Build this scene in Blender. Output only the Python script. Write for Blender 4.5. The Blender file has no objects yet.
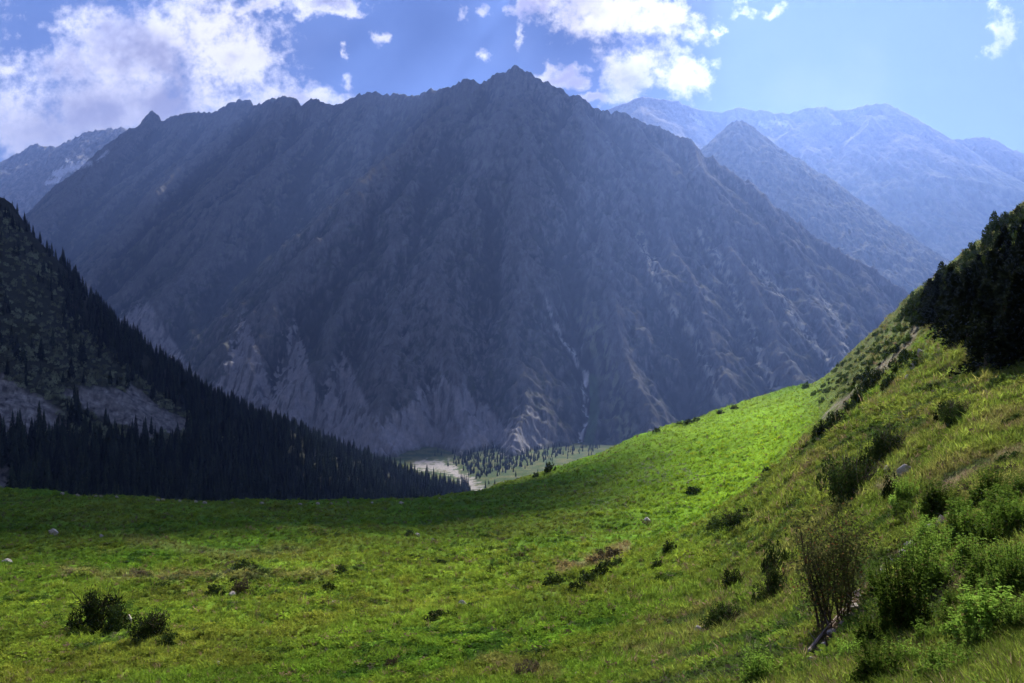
import bpy, math, random
import numpy as np
from mathutils import Vector, Matrix

# ---------------------------------------------------------------- camera, sky, sun, exposure
scene = bpy.context.scene
COL = scene.collection
HORIZ = 341.5
FPX = 512.0 / math.tan(math.radians(32.5))

cam_data = bpy.data.cameras.new("camera")
cam_data.sensor_width = 36.0
cam_data.lens = 18.0 / math.tan(math.radians(32.5))
cam_data.clip_start = 0.1
cam_data.clip_end = 60000.0
cam = bpy.data.objects.new("camera", cam_data)
COL.objects.link(cam)
cam.location = (0, 0, 0)
cam.rotation_euler = (math.radians(90), 0, 0)
scene.camera = cam

SUN_EL, SUN_AZ = 39.0, 17.0          # azimuth clockwise from +Y (the view axis)
SUN_STR, SKY_STR = 5.0, 0.05
EXPOSURE = 1.05
HAZE_DENSITY = 7.0e-5

sl = bpy.data.lights.new("sun", 'SUN')
sl.energy = SUN_STR
sl.angle = math.radians(0.6)
sl.color = (1.0, 0.95, 0.86)
sun = bpy.data.objects.new("sun", sl)
COL.objects.link(sun)
SUNV = Vector((math.cos(math.radians(SUN_EL)) * math.sin(math.radians(SUN_AZ)),
               math.cos(math.radians(SUN_EL)) * math.cos(math.radians(SUN_AZ)),
               math.sin(math.radians(SUN_EL))))
sun.rotation_euler = (-SUNV).to_track_quat('-Z', 'Y').to_euler()
sun.location = SUNV * 3000

scene.view_settings.view_transform = 'Standard'
scene.view_settings.look = 'None'
scene.view_settings.gamma = 1.0
scene.view_settings.exposure = EXPOSURE
try:
    scene.view_settings.use_curve_mapping = False
except Exception:
    pass
scene.render.engine = 'CYCLES'
cy = scene.cycles
cy.use_denoising = True
cy.max_bounces = 3
cy.diffuse_bounces = 1
cy.glossy_bounces = 0
cy.transmission_bounces = 1
cy.transparent_max_bounces = 4
cy.volume_bounces = 0
cy.use_light_tree = False
cy.use_adaptive_sampling = True
cy.adaptive_threshold = 0.02
cy.adaptive_min_samples = 16
cy.sample_clamp_indirect = 4.0


class NT:
    """small helper that wires shader nodes"""
    def __init__(self, tree):
        self.t = tree
        tree.nodes.clear()

    def n(self, typ, **kw):
        nd = self.t.nodes.new(typ)
        for k, v in kw.items():
            setattr(nd, k, v)
        return nd

    def link(self, a, b):
        self.t.links.new(a, b)

    def put(self, sock, v):
        if isinstance(v, bpy.types.NodeSocket):
            self.t.links.new(v, sock)
        elif v is not None:
            sock.default_value = v

    def math(self, op, a, b=None, c=None, clamp=False):
        nd = self.n('ShaderNodeMath', operation=op)
        nd.use_clamp = clamp
        self.put(nd.inputs[0], a)
        self.put(nd.inputs[1], b)
        self.put(nd.inputs[2], c)
        return nd.outputs[0]

    def vmath(self, op, a, b=None):
        nd = self.n('ShaderNodeVectorMath', operation=op)
        self.put(nd.inputs[0], a)
        self.put(nd.inputs[1], b)
        return nd.outputs[1] if op in ('LENGTH', 'DOT_PRODUCT', 'DISTANCE') else nd.outputs[0]

    def noise(self, vec, scale, detail=4, rough=0.55, dist=0.0):
        nd = self.n('ShaderNodeTexNoise')
        nd.noise_dimensions = '3D'
        self.put(nd.inputs['Vector'], vec)
        nd.inputs['Scale'].default_value = scale
        nd.inputs['Detail'].default_value = detail
        nd.inputs['Roughness'].default_value = rough
        nd.inputs['Distortion'].default_value = dist
        return nd.outputs[0]

    def rng(self, v, a, b, c=0.0, d=1.0, smooth=False):
        nd = self.n('ShaderNodeMapRange')
        nd.interpolation_type = 'SMOOTHSTEP' if smooth else 'LINEAR'
        self.put(nd.inputs[0], v)
        nd.inputs[1].default_value = a
        nd.inputs[2].default_value = b
        nd.inputs[3].default_value = c
        nd.inputs[4].default_value = d
        return nd.outputs[0]

    def mix(self, f, a, b, typ='MIX'):
        nd = self.n('ShaderNodeMix')
        nd.data_type = 'RGBA'
        nd.blend_type = typ
        self.put(nd.inputs[0], f)
        self.put(nd.inputs[6], a if isinstance(a, bpy.types.NodeSocket) else (*a[:3], 1))
        self.put(nd.inputs[7], b if isinstance(b, bpy.types.NodeSocket) else (*b[:3], 1))
        return nd.outputs[2]


def srgb(r, g, b):
    f = lambda c: ((c / 255 + 0.055) / 1.055) ** 2.4 if c > 10 else c / 255 / 12.92
    return (f(r), f(g), f(b))


# ---- world: Nishita sky with procedural clouds, all laid out by direction
world = bpy.data.worlds.new("World")
scene.world = world
world.use_nodes = True
W = NT(world.node_tree)
sky = W.n('ShaderNodeTexSky')
sky.sky_type = 'NISHITA'
sky.sun_disc = False
sky.sun_elevation = math.radians(SUN_EL)
sky.sun_rotation = math.radians(SUN_AZ)
sky.altitude = 2500
sky.air_density = 1.0
sky.dust_density = 0.5
sky.ozone_density = 3.0
bg1 = W.n('ShaderNodeBackground')
bg1.inputs[1].default_value = SKY_STR
tint = W.mix(1.0, sky.outputs[0], (0.55, 0.595, 0.90), 'MULTIPLY')
W.link(tint, bg1.inputs[0])
tc = W.n('ShaderNodeTexCoord')
dirv = tc.outputs['Generated']
sep = W.n('ShaderNodeSeparateXYZ')
W.link(dirv, sep.inputs[0])
ysafe = W.math('MAXIMUM', sep.outputs[1], 0.05)
cu = W.math('DIVIDE', sep.outputs[0], ysafe)
cv = W.math('DIVIDE', sep.outputs[2], ysafe)
comb = W.n('ShaderNodeCombineXYZ')
W.link(cu, comb.inputs[0])
W.link(cv, comb.inputs[1])
uv = comb.outputs[0]
wob = W.n('ShaderNodeTexNoise')
W.link(uv, wob.inputs['Vector'])
wob.inputs['Scale'].default_value = 9.0
wob.inputs['Detail'].default_value = 3
wob.inputs['Roughness'].default_value = 0.6
woff = W.vmath('MULTIPLY', W.vmath('SUBTRACT', wob.outputs['Color'], (0.5, 0.5, 0.5)), (0.10, 0.075, 0.0))
wob2 = W.n('ShaderNodeTexNoise')
W.link(uv, wob2.inputs['Vector'])
wob2.inputs['Scale'].default_value = 38.0
wob2.inputs['Detail'].default_value = 3
wob2.inputs['Roughness'].default_value = 0.65
woff2 = W.vmath('MULTIPLY', W.vmath('SUBTRACT', wob2.outputs['Color'], (0.5, 0.5, 0.5)), (0.05, 0.04, 0.0))
uvw = W.vmath('ADD', W.vmath('ADD', uv, woff), woff2)


def blob(cx, cy_, rx, ry, rot=0.0, k=1.0):
    d = W.vmath('SUBTRACT', uvw, ((cx - 512) / FPX, (HORIZ - cy_) / FPX, 0))
    if rot:
        r = W.n('ShaderNodeVectorRotate')
        r.rotation_type = 'Z_AXIS'
        W.link(d, r.inputs[0])
        r.inputs['Angle'].default_value = math.radians(rot)
        d = r.outputs[0]
    d = W.vmath('MULTIPLY', d, (FPX / rx, FPX / ry, 0))
    l = W.vmath('LENGTH', d)
    return W.math('MULTIPLY', W.math('SUBTRACT', 1.35, l), k)


def maxof(lst):
    o = lst[0]
    for x in lst[1:]:
        nd = W.math('SMOOTH_MAX', o, x, 0.25)
        o = nd
    return o


CL = [blob(150, 35, 118, 56), blob(62, 60, 50, 28), blob(235, 68, 62, 34), blob(300, 90, 52, 20, 12), blob(110, 110, 175, 46),
      blob(20, 125, 70, 40), blob(265, 8, 60, 11), blob(335, 3, 55, 8), blob(388, 35, 9, 9, 0, 0.62), blob(350, 43, 6, 6, 0, 0.62),
      blob(465, 14, 7, 8, 0, 0.62), blob(478, 49, 9, 5, 0, 0.62), blob(489, 14, 8, 6, 0, 0.62), blob(520, 36, 7, 11, 0, 0.62), blob(531, 10, 17, 19),
      blob(605, 12, 66, 34, -6), blob(665, 18, 40, 20), blob(638, 68, 40, 25, -10), blob(684, 82, 22, 22), blob(562, 74, 27, 11),
      blob(590, 96, 26, 7, -15), blob(728, 2, 22, 6, 0, 0.62), blob(770, 2, 14, 6, 0, 0.62), blob(706, 24, 6, 9, 0, 0.62), blob(991, 36, 16, 25, 18, 0.9),
      blob(345, 75, 9, 15, 10, 0.6)]
cm = maxof(CL)
n1 = W.noise(uv, 13.0, 7, 0.62)
n1b = W.noise(uv, 60.0, 3, 0.65)
dens = W.math('ADD', W.math('ADD', cm, W.rng(n1, 0.25, 0.75, -0.62, 0.62)), W.rng(n1b, 0.25, 0.75, -0.32, 0.32))
alpha = W.rng(dens, 0.12, 1.05, 0, 1, True)
# thickness: thick middles turn lavender grey, thin edges glow
n2 = W.noise(W.vmath('ADD', uv, (0.01, -0.02, 3.1)), 7.0, 5, 0.58)
thick = W.math('ADD', W.math('MULTIPLY', cm, 0.8), W.rng(n2, 0.3, 0.7, -0.75, 0.85))
grey = W.rng(thick, 0.35, 1.45, 0, 1, True)
left = W.rng(cu, -0.25, -0.05, 1, 0, True)
low = W.rng(cv, 0.2, 0.34, 1, 0, True)
white = W.mix(left, (1.0, 0.97, 1.0), (0.92, 0.89, 0.97))
dark = W.mix(left, (0.42, 0.40, 0.60), (0.27, 0.255, 0.38))
ccol = W.mix(grey, white, dark)
ccol = W.mix(W.math('MULTIPLY', W.math('MULTIPLY', left, low), 0.7), ccol, (0.50, 0.485, 0.62))
bg2 = W.n('ShaderNodeBackground')
W.link(ccol, bg2.inputs[0])
bg2.inputs[1].default_value = 0.74
# veil of thin cloud, high soft patches
veil = W.rng(W.noise(uv, 2.6, 4, 0.5), 0.48, 0.8, 0, 0.22, True)
front = W.rng(sep.outputs[1], 0.1, 0.35, 0, 1)
alpha = W.math('MULTIPLY', W.math('MAXIMUM', alpha, veil), front)
# unseen cloud patches overhead and behind, added to lift neutral ambient light
over = W.rng(W.noise(dirv, 2.6, 4, 0.55), 0.50, 0.64, 0, 0.5, True)
high = W.rng(cv, 0.55, 0.85, 0, 1, True)
fill_clouds = W.math('MULTIPLY', W.math('MULTIPLY', over, W.math('MAXIMUM', high, W.math('SUBTRACT', 1.0, front))), W.rng(sep.outputs[2], 0.0, 0.12, 0, 1))
alpha = W.math('MAXIMUM', alpha, fill_clouds)
ms = W.n('ShaderNodeMixShader')
W.link(alpha, ms.inputs[0])
W.link(bg1.outputs[0], ms.inputs[1])
W.link(bg2.outputs[0], ms.inputs[2])
wo = W.n('ShaderNodeOutputWorld')
W.link(ms.outputs[0], wo.inputs['Surface'])
try:
    world.cycles.sampling_method = 'MANUAL'
    world.cycles.sample_map_resolution = 512
except Exception:
    pass


# ---------------------------------------------------------------- numpy noise
def _hash(ix, iy, seed):
    h = (ix.astype(np.int64) * 374761393 + iy.astype(np.int64) * 668265263 + seed * 1442695041) & 0xFFFFFFFF
    h = ((h ^ (h >> 13)) * 1274126177) & 0xFFFFFFFF
    h = h ^ (h >> 16)
    return h


def perlin(x, y, seed=0):
    x = np.asarray(x, float)
    y = np.asarray(y, float)
    ix = np.floor(x)
    iy = np.floor(y)
    fx = x - ix
    fy = y - iy
    u = fx * fx * fx * (fx * (fx * 6 - 15) + 10)
    v = fy * fy * fy * (fy * (fy * 6 - 15) + 10)

    def g(ox, oy):
        a = _hash(ix + ox, iy + oy, seed).astype(float) * (2 * math.pi / 4294967296.0)
        return np.cos(a) * (fx - ox) + np.sin(a) * (fy - oy)
    a = g(0, 0) * (1 - u) + g(1, 0) * u
    b = g(0, 1) * (1 - u) + g(1, 1) * u
    return (a * (1 - v) + b * v) * 1.5


def fbm(x, y, octv=4, seed=0, rough=0.5, lac=2.03):
    s = 0.0
    a = 1.0
    for i in range(octv):
        s = s + a * perlin(x, y, seed + i * 17)
        x = x * lac + 3.7
        y = y * lac - 1.3
        a *= rough
    return s


def ridged(x, y, octv=4, seed=0, rough=0.5):
    s = 0.0
    a = 1.0
    for i in range(octv):
        s = s + a * (1 - 2 * np.abs(perlin(x, y, seed + i * 17)))
        x = x * 2.07 + 3.7
        y = y * 2.07 - 1.3
        a *= rough
    return s


def sstep(a, b, x):
    t = np.clip((x - a) / (b - a), 0, 1)
    return t * t * (3 - 2 * t)


def lerp(a, b, t):
    return a + (b - a) * t


def grid_mesh(name, X, Y, Z, mat, color=None, smooth=True, kind='structure'):
    R, C = X.shape
    me = bpy.data.meshes.new(name)
    co = np.stack([X, Y, Z], -1).reshape(-1, 3).astype(np.float32)
    me.vertices.add(R * C)
    me.vertices.foreach_set("co", co.ravel())
    i = np.arange(R * C).reshape(R, C)
    q = np.stack([i[:-1, :-1], i[:-1, 1:], i[1:, 1:], i[1:, :-1]], -1).reshape(-1, 4)
    me.loops.add(q.size)
    me.loops.foreach_set("vertex_index", q.ravel().astype(np.int32))
    me.polygons.add(len(q))
    me.polygons.foreach_set("loop_start", (np.arange(len(q)) * 4).astype(np.int32))
    me.polygons.foreach_set("use_smooth", np.full(len(q), smooth))
    me.update(calc_edges=True)
    if color is not None:
        a = me.color_attributes.new("albedo", 'FLOAT_COLOR', 'POINT')
        c = np.ones((R * C, 4), np.float32)
        c[:, :3] = color.reshape(-1, 3)
        a.data.foreach_set("color", c.ravel())
    me.materials.append(mat)
    ob = bpy.data.objects.new(name, me)
    COL.objects.link(ob)
    if kind:
        ob['kind'] = kind
    return ob


def mat_new(name):
    m = bpy.data.materials.new(name)
    m.use_nodes = True
    T = NT(m.node_tree)
    out = T.n('ShaderNodeOutputMaterial')
    return m, T, out


def terrain_mat(name, scales, amps, bump=0.0, bscale=1.0, rough=0.95, stretch=None):
    """vertex albedo multiplied by several scales of procedural mottling"""
    m, T, out = mat_new(name)
    at = T.n('ShaderNodeAttribute')
    at.attribute_name = "albedo"
    geo = T.n('ShaderNodeNewGeometry')
    pos = geo.outputs['Position']
    if stretch:
        pos = T.vmath('MULTIPLY', pos, stretch)
    col = at.outputs['Color']
    f = None
    for s, a in zip(scales, amps):
        nz = T.noise(pos, s, 5, 0.65)
        v = T.rng(nz, 0.3, 0.7, 1 - a, 1 + a)
        f = v if f is None else T.math('MULTIPLY', f, v)
    vm = T.n('ShaderNodeVectorMath', operation='SCALE')
    T.link(col, vm.inputs[0])
    T.link(f, vm.inputs['Scale'])
    bs = T.n('ShaderNodeBsdfPrincipled')
    T.link(vm.outputs[0], bs.inputs['Base Color'])
    bs.inputs['Roughness'].default_value = rough
    bs.inputs['Specular IOR Level'].default_value = 0.03
    if bump:
        b = T.n('ShaderNodeBump')
        b.inputs['Strength'].default_value = 1.0
        b.inputs['Distance'].default_value = bump
        T.link(T.noise(pos, bscale, 6, 0.65), b.inputs['Height'])
        T.link(b.outputs[0], bs.inputs['Normal'])
    T.link(bs.outputs[0], out.inputs[0])
    return m


# ---------------------------------------------------------------- ground sheet: meadow, near hill, forest slope, valley floor
COLS = {
    -600: [(3, -2.6), (36, 683), (45, 640), (55, 605), (66, 575), (84, 545), (110, 510), (140, 480), (170, 450),
           (230, 500), (330, 500), (430, 430), (650, 280), (900, 60), (1300, 120), (1800, 250), (2500, 330), (14000, 354)],
    -150: [(3, -2.6), (31, 683), (40, 645), (50, 610), (61, 583), (80, 553), (108, 523), (142, 500), (178, 482),
           (238, 540), (335, 550), (440, 470), (680, 360), (950, 130), (1350, 200), (1800, 340), (2400, 390), (14000, 354)],
    0: [(3, -2.7), (30, 683), (38, 645), (48, 610), (60, 583), (78, 555), (108, 527), (145, 505), (180, 489.5),
        (240, 560), (340, 570), (450, 505), (700, 385), (1000, 208), (1400, 290), (1800, 390), (2400, 400), (14000, 354)],
    50: [(3, -2.7), (29.5, 683), (38, 644), (48, 609), (60, 582), (78, 555), (108, 528), (147, 507), (184, 491.5),
         (244, 560), (340, 570), (475, 508), (730, 395), (1030, 262), (1430, 320), (1800, 400), (2400, 405), (14000, 354)],
    100: [(3, -2.7), (29, 683), (38, 643), (48, 608), (60, 582), (78, 555), (109, 529), (150, 509), (188, 495),
          (250, 560), (345, 570), (500, 512), (760, 412), (1060, 318), (1450, 345), (1800, 410), (2400, 410), (14000, 354)],
    150: [(3, -2.7), (28.5, 683), (37, 643), (48, 607), (60, 581), (78, 556), (109, 530), (151, 510), (192, 498),
          (255, 560), (350, 570), (560, 514), (800, 430), (1090, 362), (1480, 390), (1850, 415), (2400, 412), (14000, 354)],
    200: [(3, -2.8), (28, 683), (37, 641), (48, 606), (60, 580), (78, 556), (110, 530), (153, 511), (196, 501),
          (260, 560), (360, 570), (620, 515), (850, 450), (1120, 399), (1500, 420), (1900, 425), (2400, 415), (14000, 354)],
    300: [(3, -2.8), (27.5, 683), (36, 640), (48, 604), (60, 579), (78, 556), (111, 530), (158, 511), (203, 502),
          (270, 565), (480, 570), (800, 512), (980, 472), (1180, 441), (1480, 447), (1800, 440), (2200, 425), (14000, 354)],
    400: [(3, -2.9), (26, 683), (35, 638), (47, 603), (60, 577), (78, 555), (113, 529), (164, 510), (214, 501),
          (290, 570), (600, 560), (950, 515), (1080, 500), (1200, 483), (1380, 472), (1600, 462), (2000, 435), (14000, 354)],
    460: [(3, -3.0), (24, 683), (34, 636), (46, 602), (60, 575), (78, 553), (115, 527), (170, 508), (225, 495),
          (300, 570), (700, 530), (1000, 515), (1120, 507), (1230, 499), (1360, 487), (1520, 471), (1800, 450), (14000, 354)],
    510: [(3, -3.0), (22, 683), (32, 634), (45, 598), (60, 571), (77, 552), (118, 523), (182, 498), (250, 482),
          (315, 560), (700, 530), (1000, 513), (1120, 504), (1240, 495), (1370, 482), (1520, 469), (1800, 450), (14000, 354)],
    560: [(3, -3.0), (20, 683), (30, 632), (44, 595), (60, 567), (75, 551), (120, 518), (195, 488), (272, 466),
          (335, 540), (700, 530), (1000, 510), (1150, 498), (1250, 490), (1380, 478), (1520, 467), (1800, 450), (14000, 354)],
    650: [(3, -2.9), (16, 683), (25, 630), (40, 584), (60, 549), (74, 545), (120, 505), (210, 460), (302, 432),
          (370, 520), (700, 530), (1000, 505), (1150, 495), (1250, 488), (1380, 478), (1520, 467), (1800, 450), (14000, 354)],
    695: [(3, -2.8), (14, 683), (23, 627), (38, 578), (62, 527), (78, 527), (130, 487), (225, 443), (315, 418),
          (385, 520), (700, 530), (1000, 505), (1150, 495), (1250, 488), (1380, 478), (1520, 467), (1800, 450), (14000, 354)],
    740: [(3, -2.6), (12, 683), (20, 625), (36, 563), (64, 499), (82, 503), (140, 466), (235, 425), (330, 402.5),
          (400, 500), (700, 530), (1000, 505), (1150, 495), (1250, 488), (1380, 478), (1520, 467), (1800, 450), (14000, 354)],
    790: [(3, -2.4), (10.3, 683), (17, 619), (31, 545), (62, 457), (82, 466), (145, 437), (240, 407), (345, 388),
          (420, 490), (700, 530), (1000, 505), (1150, 495), (1250, 488), (1380, 478), (1520, 467), (1800, 450), (14000, 354)],
    815: [(3, -2.2), (9.5, 683), (15.5, 615), (29, 536), (60, 434), (80, 439), (140, 418), (230, 398), (330, 381),
          (400, 480), (700, 530), (1000, 505), (1150, 495), (1250, 488), (1380, 478), (1520, 467), (1800, 450), (14000, 354)],
    860: [(3, -2.0), (8.3, 683), (13.5, 608), (25, 528), (50, 425), (68, 408), (115, 378), (180, 356), (240, 344),
          (310, 450), (700, 530), (1000, 505), (1150, 495), (1250, 488), (1380, 478), (1520, 467), (1800, 450), (14000, 354)],
    905: [(3, -1.9), (7.5, 683), (12, 602), (22, 520), (42, 420), (58, 388), (90, 350), (130, 318), (165, 303),
          (230, 400), (700, 530), (1000, 505), (1150, 495), (1250, 488), (1380, 478), (1520, 467), (1800, 450), (14000, 354)],
    960: [(3, -1.8), (6.8, 683), (10.5, 600), (18, 515), (33, 420), (46, 380), (70, 330), (100, 285), (135, 258),
          (190, 340), (700, 500), (1000, 505), (1150, 495), (1250, 488), (1380, 478), (1520, 467), (1800, 450), (14000, 354)],
    1024: [(3, -1.7), (6, 683), (9, 598), (15, 512), (27, 425), (38, 375), (58, 310), (85, 245), (115, 208),
           (170, 270), (700, 450), (1000, 490), (1150, 495), (1250, 488), (1380, 478), (1520, 467), (1800, 450), (14000, 354)],
    1150: [(3, -1.5), (5.5, 683), (8, 580), (13, 470), (22, 370), (32, 310), (50, 230), (75, 150), (105, 100),
           (160, 150), (700, 400), (1000, 470), (1150, 490), (1250, 488), (1380, 478), (1520, 467), (1800, 450), (14000, 354)],
    1700: [(3, -1.1), (5, 560), (7, 430), (11, 300), (18, 200), (26, 130), (42, 40), (65, -40), (95, -90),
           (150, 0), (700, 350), (1000, 450), (1150, 480), (1250, 488), (1380, 478), (1520, 467), (1800, 450), (14000, 354)],
}
_pc = np.array(sorted(COLS), float)
_KD = np.array([[k[0] for k in COLS[c]] for c in sorted(COLS)], float)
_KZ = np.array([[k[1] if i == 0 else (HORIZ - k[1]) / FPX * k[0] for i, k in enumerate(COLS[c])] for c in sorted(COLS)], float)


def _hermite_cols(p, tab):
    """monotone-ish cubic interpolation of the knot table across columns"""
    i = np.clip(np.searchsorted(_pc, p) - 1, 0, len(_pc) - 2)
    x0, x1 = _pc[i], _pc[i + 1]
    t = np.clip((p - x0) / (x1 - x0), 0, 1)
    sl = np.diff(tab, axis=0) / np.diff(_pc)[:, None]
    m = np.zeros_like(tab)
    a, b = sl[:-1], sl[1:]
    m[1:-1] = np.where(a * b > 0, 2 * a * b / (a + b + 1e-12 * np.sign(a + b + 1e-30)), 0)
    m[0], m[-1] = sl[0], sl[-1]
    h = (x1 - x0)[:, None]
    t = t[:, None]
    return ((2 * t**3 - 3 * t**2 + 1) * tab[i] + (t**3 - 2 * t**2 + t) * h * m[i]
            + (-2 * t**3 + 3 * t**2) * tab[i + 1] + (t**3 - t**2) * h * m[i + 1])


def base_profile(p, D):
    """height of the ground for columns p (1-D) at depths D (2-D: len(D) x len(p))"""
    kd = _hermite_cols(p, np.log(_KD))
    kz = _hermite_cols(p, _KZ)
    Z = np.zeros_like(D)
    L = np.log(np.maximum(D, 3.0))
    n = kd.shape[1]
    sl = (kz[:, 1:] - kz[:, :-1]) / (np.exp(kd[:, 1:]) - np.exp(kd[:, :-1]))
    m = np.zeros_like(kz)
    a, b = sl[:, :-1], sl[:, 1:]
    same = a * b > 0
    m[:, 1:-1] = np.where(same, 2 * a * b / np.where(same, a + b, 1), 0)
    m[:, 0], m[:, -1] = sl[:, 0], sl[:, -1]
    Dm = np.maximum(D, 3.0)
    for k in range(n - 1):
        d0, d1 = np.exp(kd[:, k]), np.exp(kd[:, k + 1])
        h = d1 - d0
        t = np.clip((Dm - d0[None]) / h[None], 0, 1)
        z = ((2 * t**3 - 3 * t**2 + 1) * kz[:, k] + (t**3 - 2 * t**2 + t) * (h * m[:, k])
             + (-2 * t**3 + 3 * t**2) * kz[:, k + 1] + (t**3 - t**2) * (h * m[:, k + 1]))
        sel = ((Dm >= d0[None]) | (k == 0)) & ((Dm < d1[None]) | (k == n - 2))
        Z = np.where(sel, z, Z)
    # towards and behind the camera the slope runs on
    Z = np.where(D < 3.0, kz[:, 0][None] + (3.0 - D) * 0.32, Z)
    return Z


def paint_dist(P, D, pts):
    """distance in px from polyline pts, in (px, py)"""
    best = np.full(P.shape, 1e9)
    for (x0, y0), (x1, y1) in zip(pts[:-1], pts[1:]):
        dx, dy = x1 - x0, y1 - y0
        t = np.clip(((P - x0) * dx + (D - y0) * dy) / (dx * dx + dy * dy), 0, 1)
        best = np.minimum(best, np.hypot(P - x0 - t * dx, D - y0 - t * dy))
    return best


p_cols = np.concatenate([np.linspace(-600, -60, 40)[:-1], np.linspace(-60, 1084, 640), np.linspace(1084, 1700, 50)[1:]])
d_rows = np.concatenate([np.linspace(-40, 2.5, 14), np.geomspace(3, 10, 60)[:-1], np.geomspace(10, 360, 430)[:-1],
                         np.geomspace(360, 2400, 260)[:-1], np.geomspace(2400, 16000, 12)])
GP, GD = np.meshgrid(p_cols, d_rows)
GX = (GP - 512) / FPX * np.maximum(GD, 5.0)
GY = GD.copy()
GZ = base_profile(p_cols, GD)
# undulation: hummocks on meadow and hill, gullies on the forest slope
lum = fbm(GX / 22, GY / 22, 3, 5)
lum2 = fbm(GX / 5.0, GY / 5.0, 3, 9)
lum3 = fbm(GX / 1.3, GY / 1.3, 3, 19)
near = 1 - sstep(300, 500, GD)
amp = np.clip(GD / 90, 0.06, 1.0)
GZ += near * amp * (0.9 * lum + 0.42 * lum2) + near * np.clip(GD / 40, 0.12, 1) * 0.13 * lum3
slope_m = sstep(420, 620, GD) * (1 - sstep(1150, 1350, GD)) * (1 - sstep(440, 480, GP))
GZ += slope_m * (7 * ridged(GX / 140 + GY / 900, GY / 260, 3, 31) + 3 * fbm(GX / 30, GY / 30, 3, 33))
# crags on the crest above the forest
GZ += slope_m * sstep(860, 980, GD) * 8 * fbm(GX / 45, GY / 60, 4, 44) * sstep(160, 40, GP)
_lp = np.log(np.maximum(d_rows, 1e-3))


def ground_z(px, d):
    """height of the built ground under column px at depth d (bilinear on the mesh grid)"""
    i = int(np.clip(np.searchsorted(p_cols, px) - 1, 0, len(p_cols) - 2))
    j = int(np.clip(np.searchsorted(d_rows, d) - 1, 0, len(d_rows) - 2))
    s = (px - p_cols[i]) / (p_cols[i + 1] - p_cols[i])
    t = (d - d_rows[j]) / (d_rows[j + 1] - d_rows[j])
    return float((GZ[j, i] * (1 - s) + GZ[j, i + 1] * s) * (1 - t) + (GZ[j + 1, i] * (1 - s) + GZ[j + 1, i + 1] * s) * t)


def ground_z_arr(px, d):
    i = np.clip(np.searchsorted(p_cols, px) - 1, 0, len(p_cols) - 2)
    j = np.clip(np.searchsorted(d_rows, d) - 1, 0, len(d_rows) - 2)
    s = (px - p_cols[i]) / (p_cols[i + 1] - p_cols[i])
    t = (d - d_rows[j]) / (d_rows[j + 1] - d_rows[j])
    return (GZ[j, i] * (1 - s) + GZ[j, i + 1] * s) * (1 - t) + (GZ[j + 1, i] * (1 - s) + GZ[j + 1, i + 1] * s) * t


GPY = HORIZ - GZ / np.maximum(GD, 5.0) * FPX        # elevation of every vertex, used to find slopes on the sheet


def depth_at(px, py, dmin=4.0, dmax=1700.0):
    """nearest depth at which the ground seen along a column reaches elevation py"""
    i = int(np.clip(round(float(np.interp(px, p_cols, np.arange(len(p_cols))))), 0, len(p_cols) - 1))
    c = GPY[:, i]
    for j in range(len(d_rows)):
        if d_rows[j] >= dmin and c[j] <= py:
            if j > 0 and c[j - 1] > py:
                t = (c[j - 1] - py) / (c[j - 1] - c[j])
                return float(d_rows[j - 1] + t * (d_rows[j] - d_rows[j - 1]))
            return float(d_rows[j])
        if d_rows[j] > dmax:
            break
    return None


def spot(px, py, dmin=4.0, dmax=1700.0):
    d = depth_at(px, py, dmin, dmax)
    if d is None:
        return None
    return Vector(((px - 512) / FPX * d, d, ground_z(px, d)))


def hsv_vary(c, n, amt):
    return c


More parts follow.
